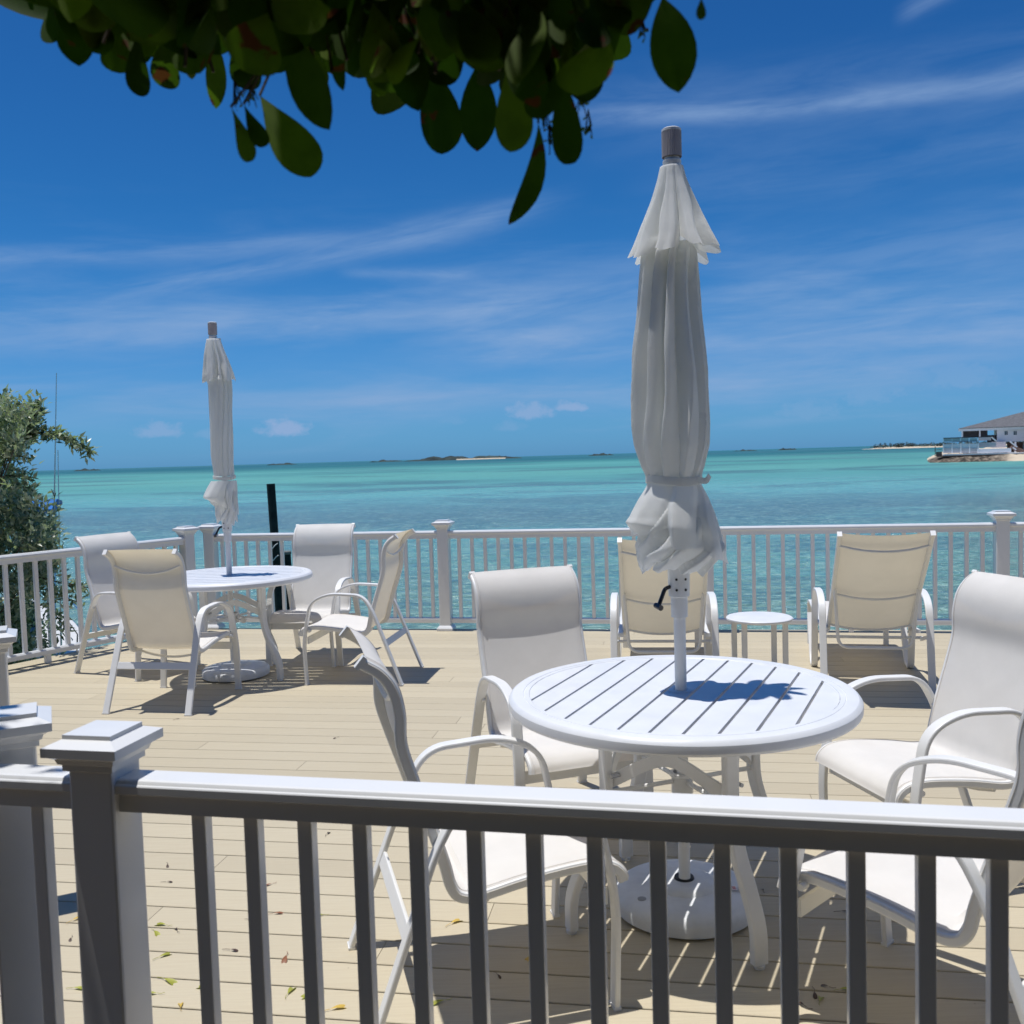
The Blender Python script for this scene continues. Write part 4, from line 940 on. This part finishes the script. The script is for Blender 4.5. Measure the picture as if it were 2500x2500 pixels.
for a, b in zip(bc, bc[1:]): spray(a, b, 22, 0.085, (0.06, 0.09))
b2 = catmull([pix(40, 1080, Y=8.4), pix(70, 1040, Y=8.4), pix(85, 1010, Y=8.4), pix(88, 993, Y=8.4)], 4); st.tube([p - BO for p in b2], 0.006, 6)
for a, b in zip(b2, b2[1:]): spray(a, b, 34, 0.11, (0.06, 0.09))
for (x0, y0, x1, y1) in ((0, 1100, 70, 1120), (10, 1160, 80, 1165), (40, 1240, 95, 1260), (60, 1290, 125, 1330), (70, 1320, 130, 1350), (60, 1400, 175, 1430), (110, 1440, 190, 1470), (120, 1480, 165, 1540), (90, 1540, 120, 1600), (150, 1420, 215, 1435), (30, 1040, 60, 1010)):
    P, Q = pix(x0, y0, Y=8.3), pix(x1, y1, Y=8.1); spray(P, Q, 80, 0.12); st.tube([P - BO, Q - BO], 0.005, 5)
st.build('branches', bark, bush); bm_.build('foliage', leaf_silver, bush, tone=True)

# ------------------------------------------------------------------ pilings
def piling(name, label, x0, x1, y, ztop, w, lean=0.0, extra=None):
    t = thing(name, label, 'piling', (x0, y, WATER_Z), 0)
    m = MB(); H_ = ztop - WATER_Z; m.tube([(0, 0, -1.0), (lean * 0.5, 0, H_ * 0.5), (lean, 0, H_)], w / 2, 16); m.build('log', pilem, t)
    return t
Pt = pix(661, 1181, Y=22); Pb = pix(684, 1500, Y=22)
sl_ = (Pt.x - Pb.x) / (Pt.z - Pb.z)
t = piling('mooring_pile', 'tall dark mooring pile rising above the far railing', Pb.x - sl_ * (Pb.z - WATER_Z), 0, 22, Pt.z, 0.195, sl_ * (Pt.z - WATER_Z))
m = MB(); base = Vector((t.location.x, 22, WATER_Z))
for (x_, y_) in ((666, 1333), (668, 1362)):
    q = pix(x_, y_, Y=21.85) - base; m.tube(catmull([q + Vector((-0.10, 0, -0.03)), q + Vector((-0.02, -0.03, -0.06)), q + Vector((0.06, -0.02, 0.02)), q + Vector((0.12, 0, 0.06))], 4), 0.010, 6)
m.build('rope_end', rope, t)
Pt = pix(699, 1352, Y=22.6); Pb = pix(709, 1490, Y=22.6); sl_ = (Pt.x - Pb.x) / (Pt.z - Pb.z)
t = piling('mooring_pile', 'short dark pile stump with a flat top seen between the far balusters', Pb.x - sl_ * (Pb.z - WATER_Z), 0, 22.6, Pt.z, 0.21, sl_ * (Pt.z - WATER_Z))
m = MB(); q = Pt - Vector(t.location); m.lathe([(0.115, -0.01), (0.122, 0.0), (0.122, 0.05), (0.10, 0.07)], 16, tuple(q)); m.build('pile_cap', simple('weathered_cap', (0.16, 0.17, 0.16), 0.8), t)
t = thing('timber_block', 'low dark timber block in the water at the foot of the pile stump', 'timber block', (pix(722, 1530, Y=22.2).x, 22.2, WATER_Z))
m = MB(); m.box((0, 0, 0.15), (0.62, 0.5, 0.5)); m.box((0.02, 0, 0.42), (0.58, 0.46, 0.05)); m.build('block', pilem, t, smooth=False)

# ------------------------------------------------------------------ the moored boat
boatm = simple('boat_gelcoat', (0.78, 0.76, 0.70), 0.25, 0.5, 0.02, 2); bluec = simple('blue_canvas', (0.03, 0.16, 0.45), 0.7, 0.3)
steel = simple('stainless', (0.6, 0.62, 0.64), 0.25, 0.5, 0.02, 5, metal=1.0); glassd = simple('tinted_windscreen', (0.03, 0.05, 0.07), 0.08, 0.6); greym = simple('boat_grey', (0.30, 0.32, 0.35), 0.5)
boat = thing('moored_boat', 'white motor boat moored behind the bush, with a blue canvas top', 'boat', (-7.15, 12.4, WATER_Z), math.atan2(0.93, -0.36))
ST = [(-0.2, 1.05, 0.95), (1.0, 1.15, 0.98), (2.5, 1.2, 1.05), (4.0, 1.12, 1.15), (5.2, 0.85, 1.25), (6.2, 0.45, 1.35), (6.9, 0.03, 1.42)]   # x, half beam, sheer height
def hull_ring(x, hb, sh):
    return [(x, 0, -0.35), (x, -hb * 0.75, 0.0), (x, -hb * 0.93, sh * 0.5), (x, -hb, sh), (x, -hb * 0.90, sh + 0.012), (x, hb * 0.90, sh + 0.012), (x, hb, sh), (x, hb * 0.93, sh * 0.5), (x, hb * 0.75, 0.0)]
m = MB(); vs = []
for s in ST: vs += hull_ring(*s)
fs = []
for k in range(len(ST) - 1):
    for i in range(9):
        if i == 4: continue
        j = (i + 1) % 9; fs.append((k * 9 + i, k * 9 + j, k * 9 + 9 + j, k * 9 + 9 + i))
fs.append((8, 7, 6, 5, 4, 3, 2, 1, 0)); m.add(vs, fs); m.build('hull', boatm, boat, angle=30)
m = MB(); vs = []
for (x, hb, sh) in ST[2:]:
    vs += [(x, -hb * 0.88, sh + 0.013), (x, 0, sh + 0.07), (x, hb * 0.88, sh + 0.013)]
m.add(vs, [(k * 3 + i, k * 3 + 3 + i, k * 3 + 4 + i, k * 3 + 1 + i) for k in range(4) for i in range(2)]); m.build('foredeck', boatm, boat)
m = MB(); m.box((0.9, 0, 0.5), (2.0, 1.9, 0.08)); m.box((-0.1, 0, 0.8), (0.15, 1.9, 0.6)); m.build('cockpit_sole', boatm, boat, smooth=False)
m = MB(); m.box((2.4, 0, 1.25), (1.0, 1.1, 0.55)); m.box((2.0, 0, 1.0), (0.5, 0.9, 0.95)); con = m.build('console', boatm, boat, smooth=False)
m = MB(); m.box((2.75, 0, 1.72), (0.04, 1.1, 0.5), M=Matrix.Rotation(R(-25), 3, 'Y')); m.build('windscreen', glassd, con, smooth=False)
m = MB(); m.add([(1.0, -0.95, 3.42), (3.0, -0.95, 3.48), (3.0, 0.95, 3.48), (1.0, 0.95, 3.42), (1.0, -0.95, 3.48), (2.0, -0.95, 3.60), (3.0, -0.95, 3.54), (3.0, 0.95, 3.54), (2.0, 0.95, 3.60), (1.0, 0.95, 3.48)], [(0, 3, 2, 1), (4, 5, 8, 9), (5, 6, 7, 8), (0, 1, 6, 5, 4), (3, 9, 8, 7, 2), (0, 4, 9, 3), (1, 2, 7, 6)]); m.build('canopy', bluec, boat, smooth=False)
m = MB()
for s in (-1, 1):
    m.tube([(1.2, s * 0.8, 1.0), (1.1, s * 0.85, 3.44)], 0.022, 8); m.tube([(2.6, s * 0.75, 1.3), (2.9, s * 0.85, 3.46)], 0.022, 8); m.tube([(1.2, s * 0.8, 2.9), (2.8, s * 0.83, 3.44)], 0.018, 8)
m.build('canopy_frame', steel, boat)
m = MB()
for s in (-1, 1):
    top = [(x, s * hb * 0.93, sh + 0.42) for x, hb, sh in ST[3:]]; m.tube(catmull(top, 4), 0.014, 8)
    for x, hb, sh in ST[3:-1]: m.tube([(x, s * hb * 0.93, sh), (x, s * hb * 0.93, sh + 0.42)], 0.012, 6)
m.build('bow_rail', steel, boat)
m = MB(); Pa = boat.matrix_world
m.tube([(1.4, -0.80, 1.0), (1.35, -0.95, 3.4), (1.2, -1.10, 5.45)], lambda t: 0.018 - 0.012 * t, 8); m.build('antenna', steel, boat)
m = MB(); m.tube([(2.4, -0.85, 1.0), (2.3, -0.98, 4.35)], lambda t: 0.015 - 0.008 * t, 8); m.build('rod', steel, boat)
m = MB(); m.box((4.6, 0.25, 1.33), (0.5, 0.5, 0.035)); m.box((3.7, -0.3, 1.26), (0.35, 0.3, 0.03)); m.build('deck_hatch', greym, boat, smooth=False)

# ------------------------------------------------------------------ house on the point
HW = simple('house_white', (0.80, 0.78, 0.79), 0.7, 0.3, 0.03, 0.5); HR = simple('house_roof', (0.14, 0.14, 0.15), 0.8, 0.3, 0.1, 2); HD = simple('house_shade_and_trim', (0.03, 0.03, 0.035), 0.8); HB = simple('house_timber', (0.20, 0.12, 0.09), 0.8); HG = simple('house_panel', (0.56, 0.52, 0.52), 0.85, 0.2, 0.05, 0.4); HWIN = simple('house_glass', (0.03, 0.06, 0.08), 0.1, 0.6)  # HD: painted porch shade, also the dark screen and handrails
HK = 1.05; HY = 210.0
def hp(zx, zy): p = pix(2100 + zx / 4.83, 960 + zy / 4.83, Y=HY); return p.x, p.z
# rocky point
m = MB(); nx, ny = 70, 26; G = []
for j in range(ny + 1):
    for i in range(nx + 1):
        x = 86 + 110 * i / nx; y = 192 + 71 * j / ny
        e = min(1, max(0, (x - 0.436 * y - 0.3 - 0.6 * mnoise.noise(Vector((y * 0.5, 1, 1)))) / 5)) * min(1, max(0, (y - (207.0 - 0.47 * (x - 90))) / 3.5)); f_ = mnoise.fractal(Vector((x, y, 0)) * 0.5, 1, 2, 4)
        hgt = 1.35 + 0.035 * max(0, x - 100); G.append((x, y, WATER_Z - 0.5 + (hgt + 0.5) * e ** 0.5 + 0.35 * f_ * (0.3 + e)))
m.add(G, [(j * (nx + 1) + i, j * (nx + 1) + i + 1, (j + 1) * (nx + 1) + i + 1, (j + 1) * (nx + 1) + i) for j in range(ny) for i in range(nx)])
pm = Mat('rock_and_sand'); pv = pm.coord(); sx = pm.n('ShaderNodeSeparateXYZ'); pm.l(pv, sx.inputs[0])
fx_ = pm.rng(pm.math('ADD', sx.outputs[0], pm.math('MULTIPLY', pm.noise(pv, 0.25, 4), 10.0)), 108, 113); pm.base(pm.mix(fx_, pm.mix(pm.rng(pm.noise(pv, 0.9, 5, 0.7), .4, .65), (0.035, 0.03, 0.025, 1), (0.26, 0.21, 0.16, 1)), (0.60, 0.50, 0.37, 1)), 0.9, 0.2)
tag(m.build('rocky_point', pm.m), kind='structure')
house = thing('waterfront_house', 'white waterfront house with a grey hipped roof above the rocky point', 'house', (100, HY, WATER_Z + 1), R(-24.5)); HO = Vector((100, HY, WATER_Z + 1))
def hbox(mb, x0, y0, x1, y1, d0, d1):     # zoom-pixel rectangle, depth range behind HY
    a = hp(x0, y1); b = hp(x1, y0); mb.box(((a[0] + b[0]) / 2 - HO.x, (d0 + d1) / 2, (a[1] + b[1]) / 2 - HO.z), (b[0] - a[0], d1 - d0, b[1] - a[1]))
m = MB(); hbox(m, 1585, 400, 1890, 575, 6, 20); hbox(m, 1892, 395, 2600, 720, 4, 20); m.build('wall', HW, house, smooth=False)
m = MB(); hbox(m, 1212, 432, 1486, 518, 6.8, 14); m.build('porch_shade_box', HD, house, smooth=False)  # near-black box stands in for the shade inside the open porch
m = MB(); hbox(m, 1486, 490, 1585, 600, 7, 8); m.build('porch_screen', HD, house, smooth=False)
m = MB(); hbox(m, 1205, 408, 1600, 432, 5.6, 14); hbox(m, 1170, 404, 2600, 412, 5, 5.5); m.build('eave_beam', HW, house, smooth=False)
for zx in (1210, 1400):
    m = MB(); hbox(m, zx - 7, 430, zx + 9, 515, 6, 6.5); m.build('column', HW, house, smooth=False)
# hipped roof
a = hp(1178, 410); b = hp(1932, 215); rg = hp(2250, 130)
e0 = a[0] - HO.x; ez = a[1] - HO.z; rz_ = rg[1] - HO.z; ex = rg[0] - HO.x; end = 48
m = MB(); m.add([(e0, 4.6, ez), (end, 4.6, ez), (end, 24, ez), (e0, 24, ez), (ex, 14, rz_ + 0.4), (end - 3, 14, rz_ + 0.4), (e0, 4.6, ez - 0.12), (end, 4.6, ez - 0.12), (end, 24, ez - 0.12), (e0, 24, ez - 0.12)],
      [(0, 1, 5, 4), (1, 2, 5), (2, 3, 4, 5), (3, 0, 4), (0, 6, 7, 1), (3, 9, 6, 0), (9, 8, 7, 6), (1, 7, 8, 2)]); m.build('roof', HR, house, smooth=False)
for zx in (1682, 1777):
    m = MB(); hbox(m, zx - 16, 447, zx + 16, 493, 5.88, 5.98); w = m.build('window', HWIN, house, smooth=False)
    m = MB(); hbox(m, zx - 1.5, 447, zx + 1.5, 493, 5.82, 5.87); hbox(m, zx - 18, 493, zx + 18, 497, 5.8, 5.9); m.build('window_frame', HW, w, smooth=False)
m = MB(); hbox(m, 1700, 575, 1870, 700, 9, 9.5); m.build('undercroft_wall', HB, house, smooth=False)
for zx in (1775, 1885):
    m = MB(); hbox(m, zx - 10, 572, zx + 10, 705, 4.5, 5); m.build('column', HW, house, smooth=False)
m = MB(); hbox(m, 1525, 570, 1670, 645, 2.5, 6); m.build('landing', HG, house, smooth=False)
terr = thing('terrace', 'glass-panelled white terrace in front of the waterfront house', 'terrace', (92, HY, WATER_Z + 1), R(-23.5)); HO = Vector((92, HY, WATER_Z + 1))
m = MB(); hbox(m, 960, 706, 1900, 722, -1, 8); hbox(m, 1320, 650, 1670, 706, 0.1, 6); hbox(m, 965, 592, 1335, 706, 0.35, 6); m.build('platform', HW, terr, smooth=False)
for i in range(4):
    x0 = 972 + i * 90
    m = MB(); hbox(m, x0, 645, x0 + 78, 706, 0.22, 0.32); m.build('lower_panel', HG, terr, smooth=False)
    m = MB(); hbox(m, x0 - 2, 530, x0 + 80, 570, 0.2, 0.25); m.build('glass_panel', HG, terr, smooth=False)
for i in range(5):
    m = MB(); hbox(m, 962 + i * 92, 524, 968 + i * 92, 575, 0.1, 0.3); hbox(m, 958 + i * 92, 590, 972 + i * 92, 706, 0.05, 0.3); m.build('terrace_post', HW, terr, smooth=False)
m = MB(); hbox(m, 962, 521, 1475, 527, 0.05, 0.35); hbox(m, 962, 570, 1335, 576, 0.05, 0.35); m.build('handrail', HD, terr, smooth=False)
m = MB(); hbox(m, 1340, 512, 1470, 562, 2.0, 2.1); hbox(m, 1340, 580, 1520, 640, 1.0, 1.1); m.build('glass_panel', HG, terr, smooth=False)
m = MB(); hbox(m, 1338, 576, 1525, 582, 0.9, 1.2); hbox(m, 1338, 640, 1670, 650, 0.9, 1.2); m.build('handrail', HD, terr, smooth=False)
for (x0, y0, x1, y1) in ((1470, 518, 1525, 570), (1665, 575, 1735, 635), (1690, 640, 1725, 668)):
    A_ = hp(x0, y0); B_ = hp(x1, y1); m = MB(); m.sweep([(A_[0] - HO.x, 1.5, A_[1] - HO.z), (B_[0] - HO.x, 1.5, B_[1] - HO.z)], rrect(0.5, 0.25, 0.04), (0, 1, 0)); m.build('stair_rail', HW, terr, smooth=False)
A_ = hp(1680, 640); B_ = hp(1850, 705); m = MB(); m.sweep([(A_[0] - HO.x, 3.5, A_[1] - HO.z), (B_[0] - HO.x, 3.5, B_[1] - HO.z)], rrect(3.0, 0.8, 0.1), (0, 1, 0)); m.build('stairs', HB, terr, smooth=False)
m = MB(); hbox(m, 872, 625, 880, 745, -0.5, -0.2); hbox(m, 880, 660, 950, 668, -0.5, -0.3); hbox(m, 885, 690, 950, 745, -0.3, 0.6); m.build('jetty_post', HB, terr, smooth=False)
m = MB(); hbox(m, 895, 722, 1860, 738, -1, 4); m.build('base_beam', HB, terr, smooth=False)

# ------------------------------------------------------------------ far land on the horizon
def island(label, px0, px1, hpx, Y, seed, mat=None, sand=False, trees=False):
    a = pix(px0, 1110, Y=Y).x; b = pix(px1, 1110, Y=Y).x; cx = (a + b) / 2; L = b - a
    t = thing('low_island', label, 'island', (cx, Y, WATER_Z)); m = MB(); nx, ny = 60, 8; G = []
    for j in range(ny + 1):
        for i in range(nx + 1):
            u = i / nx; v = j / ny; env = (math.sin(math.pi * u) ** 0.55) * math.sin(math.pi * v) ** 0.5
            nn = 0.55 + 0.75 * mnoise.fractal(Vector((u * 6 + seed, v * 2, seed)), 1, 2, 4)
            G.append(((u - 0.5) * L, (v - 0.5) * L * 0.35, -0.5 + (1.45 * hpx * Y / F_PX) * env * max(0.12, nn)))
    m.add(G, [(j * (nx + 1) + i, j * (nx + 1) + i + 1, (j + 1) * (nx + 1) + i + 1, (j + 1) * (nx + 1) + i) for j in range(ny) for i in range(nx)])
    m.build('land', scrub, t)
    if sand:
        m = MB(); m.add([(s_ * L * 0.5 * k, -L * 0.17 * (1.0 + q), z) for k in (1,) for s_, q, z in ((-0.1, 0.1, -0.1), (0.7, 0.1, -0.1), (0.7, 0.0, hpx * Y / F_PX * 0.28), (-0.1, 0.0, hpx * Y / F_PX * 0.28))], [(0, 1, 2, 3)]); m.build('beach', sandm, t, smooth=False)
    return t
G_ = 'low islands on the horizon'
island('long low rocky island with a pale beach in the middle of the horizon', 985, 1278, 9, 2200, 3, sand=True)
island('small flat island just left of the long rocky one', 900, 985, 4, 2600, 9)
island('tiny dark island right behind the left umbrella tip line at the left horizon', 180, 245, 5, 2400, 4)
island('thin dark island between the left umbrella and the long rocky one', 650, 725, 4, 2700, 6)
island('small dark island just left of the tall umbrella', 1436, 1500, 5, 2500, 13)
island('small dark island midway between the tall umbrella and the wooded shore', 1900, 1945, 5, 2500, 17)
island('faint thin island right of the tall umbrella', 1790, 1850, 3, 3000, 27)
sh = thing('wooded_shore', 'pale beach with a row of dark pines left of the waterfront house', 'shore', (0, 1150, WATER_Z))
a = pix(2135, 1085, Y=1150).x; b = pix(2520, 1080, Y=1150).x
m = MB(); nx, ny = 60, 6; G = []
for j in range(ny + 1):
    for i in range(nx + 1):
        u = i / nx; v = j / ny; G.append((a + (b - a) * u, 60 * v - 10, -0.4 + 2.6 * v ** 0.7 * min(1, u * 6) + 0.6 * mnoise.noise(Vector((u * 20, v, 0)))))
m.add(G, [(j * (nx + 1) + i, j * (nx + 1) + i + 1, (j + 1) * (nx + 1) + i + 1, (j + 1) * (nx + 1) + i) for j in range(ny) for i in range(nx)]); m.build('beach', sandm, sh)
rs = random.Random(8); m = MB(); lm = leafmat('hazed_pine', (0.05, 0.085, 0.08), (0.09, 0.13, 0.11), tr=0.0)  # pines paled for haze, put straight into the leaf colours
for i in range(90):
    u = rs.random(); x = a + (b - a) * (0.06 + 0.94 * u); big = 1.0 if not 0.10 < u < 0.26 else 1.5; h = rs.uniform(1.6, 3.8) * big; w = rs.uniform(2, 5) * (1.2 if big > 1 else 1)
    for k in range(40):
        d = rvec(rs); c = Vector((x + d.x * w, 30 + d.y * 3, 2 + h * 0.45 + d.z * h * 0.5)); leaf(m, c, rvec(rs), rvec(rs), rs.uniform(1, 2), rs.uniform(0.8, 1.4), rs.random(), shape=SMALL)
for x_ in (0.10, 0.13, 0.165, 0.24, 0.62, 0.8):
    x = a + (b - a) * x_; m.tube([(x, 30, 1), (x + 0.3, 30, 6.0)], 0.2, 5)
    for k in range(60):
        d = rvec(rs); leaf(m, Vector((x + d.x * 1.5, 30, 5 + d.z * 2)), rvec(rs), rvec(rs), 1.0, 0.8, rs.random(), shape=SMALL)
m.build('pines', lm, sh, tone=True)

# ------------------------------------------------------------------ fallen leaves
lg = leafmat('fallen_green', (0.30, 0.33, 0.04), (0.42, 0.40, 0.06), tr=0.15); ly = leafmat('fallen_yellow', (0.60, 0.38, 0.06), (0.70, 0.50, 0.12), tr=0.15); lb = leafmat('fallen_brown', (0.20, 0.07, 0.03), (0.30, 0.13, 0.06), tr=0.05); ld = leafmat('fallen_dark', (0.04, 0.025, 0.02), (0.09, 0.05, 0.03), tr=0.0)
def zc(x, y, ox=280, oy=1900, s=3.22): return ox + x / s, oy + y / s
FL = []
for x, y, k in ((405, 1155, 0), (345, 1410, 0), (385, 1580, 0), (335, 1692, 0), (740, 1650, 0), (720, 1895, 1), (1645, 1075, 0), (1590, 1695, 0), (1695, 1820, 1), (685, 1060, 2), (1240, 828, 2), (1350, 1395, 2), (1360, 1700, 0), (520, 1805, 1), (405, 815, 3), (680, 872, 3), (905, 1350, 3), (415, 680, 3), (1670, 440, 3), (490, 1195, 3), (310, 1200, 0), (1245, 1065, 2), (1065, 1112, 3)): FL.append(zc(x, y) + (k,))
for x, y, k in ((1290, 552, 2), (690, 845, 1), (1280, 1060, 1), (1310, 890, 3), (1005, 1185, 3), (655, 1360, 0)): FL.append(zc(x, y, 850, 1950, 2.76) + (k,))
for x, y, k in ((590, 1385, 0), (450, 1475, 0), (515, 1365, 3), (410, 1405, 3), (340, 1505, 3), (600, 820, 3), (40, 668, 3)): FL.append(zc(x, y, 1850, 1950, 2.972) + (k,))
for x, y, k in ((70, 377, 3), (1020, 484, 3)): FL.append(zc(x, y, 400, 1600, 2.415) + (k,))
for x, y, k in ((270, 1835, 0), (425, 1325, 1), (420, 1425, 3), (430, 1722, 0)): FL.append(zc(x, y, 0, 1700, 2.416) + (k,))
LM = [lg, ly, lb, ld]
LN = ['yellow-green fallen leaf', 'yellow fallen leaf', 'reddish brown fallen leaf', 'tiny dark shrivelled leaf']
ORD = 'first second third fourth fifth sixth seventh eighth ninth tenth eleventh twelfth thirteenth fourteenth fifteenth'.split()
def gap_of(x, y):      # which opening of the nearest railing the leaf is seen through
    xs_ = []
    for b_ in range(16):
        q = Vector((math.cos(ang_n), math.sin(ang_n), 0)) * (s0 + 0.1172 * b_); w_ = Vector((A_n[0] + q.x, A_n[1] + q.y, 0.5)) - Vector((0, 0, EYE))
        xs_.append(1250 + F_PX * w_.dot(rt) / w_.dot(fw))
    return sum(1 for v in xs_ if v < x)
FL.sort(key=lambda f: f[1]); cells = {}
for i_, (x, y, k) in enumerate(FL):
    g_ = 'open' if y < 1900 else ('left' if x < 165 else gap_of(x, y)); cells.setdefault((g_, k), []).append(i_)
FLAB = {}
for (g_, k), ids in cells.items():
    n_ = len(ids)
    pos = [''] if n_ == 1 else (['upper ', 'lower '] if n_ == 2 else ['upper ', 'middle ', 'lower '] if n_ == 3 else ['topmost '] + ['second ', 'third ', 'fourth ', 'fifth ', 'sixth ', 'seventh '][:n_ - 2] + ['lowest '])
    where = {'open': 'on the open deck between the two tables', 'left': 'left of the near railing post'}.get(g_) or ('seen through the %s gap right of the near post' % ORD[g_])
    for i_, p_ in zip(ids, pos + ['lowest '] * 9): FLAB[i_] = p_ + LN[k] + ' ' + where
rf = random.Random(21); seen = {}
LG = ['yellow-green leaves fallen on the deck', 'yellow leaves fallen on the deck', 'brown leaves fallen on the deck', 'dark shrivelled leaves on the deck']
for i_, (x, y, k) in enumerate(FL):
    p = pix(x, y, z=0.003)
    if k not in seen:
        m = MB(); L = (0.050, 0.048, 0.042, 0.026)[k]; leaf(m, (0, 0, 0.004), (1, 0, 0.12), (0, 0, 1), L, L * 0.42, 0.6, 0.35, 0.35)
        m.tube([(0, 0, 0.004), (-0.012, 0.002, 0.003), (-0.022, -0.003, 0.004)], 0.0008, 4)
        o = m.build('fallen_leaf', LM[k], tone=True); seen[k] = o
    else: o = seen[k].copy(); COL.objects.link(o)
    o.location = (p.x, p.y, 0.001); o.rotation_euler = (0, 0, rf.uniform(0, 6.28)); s_ = rf.uniform(0.75, 1.15); o.scale = (s_, s_, s_)
    tag(o, FLAB[i_], 'leaf', LG[k])
o = seen[2].copy(); COL.objects.link(o); p = pix(1339, 2046, z=0.388); o.location = (p.x, p.y, 0.388); o.rotation_euler = (0, 0, 1.0); o.scale = (0.6, 0.6, 0.6); tag(o, 'small brown leaf lying on the white seat of the side-on near chair', 'leaf')
del o['group']
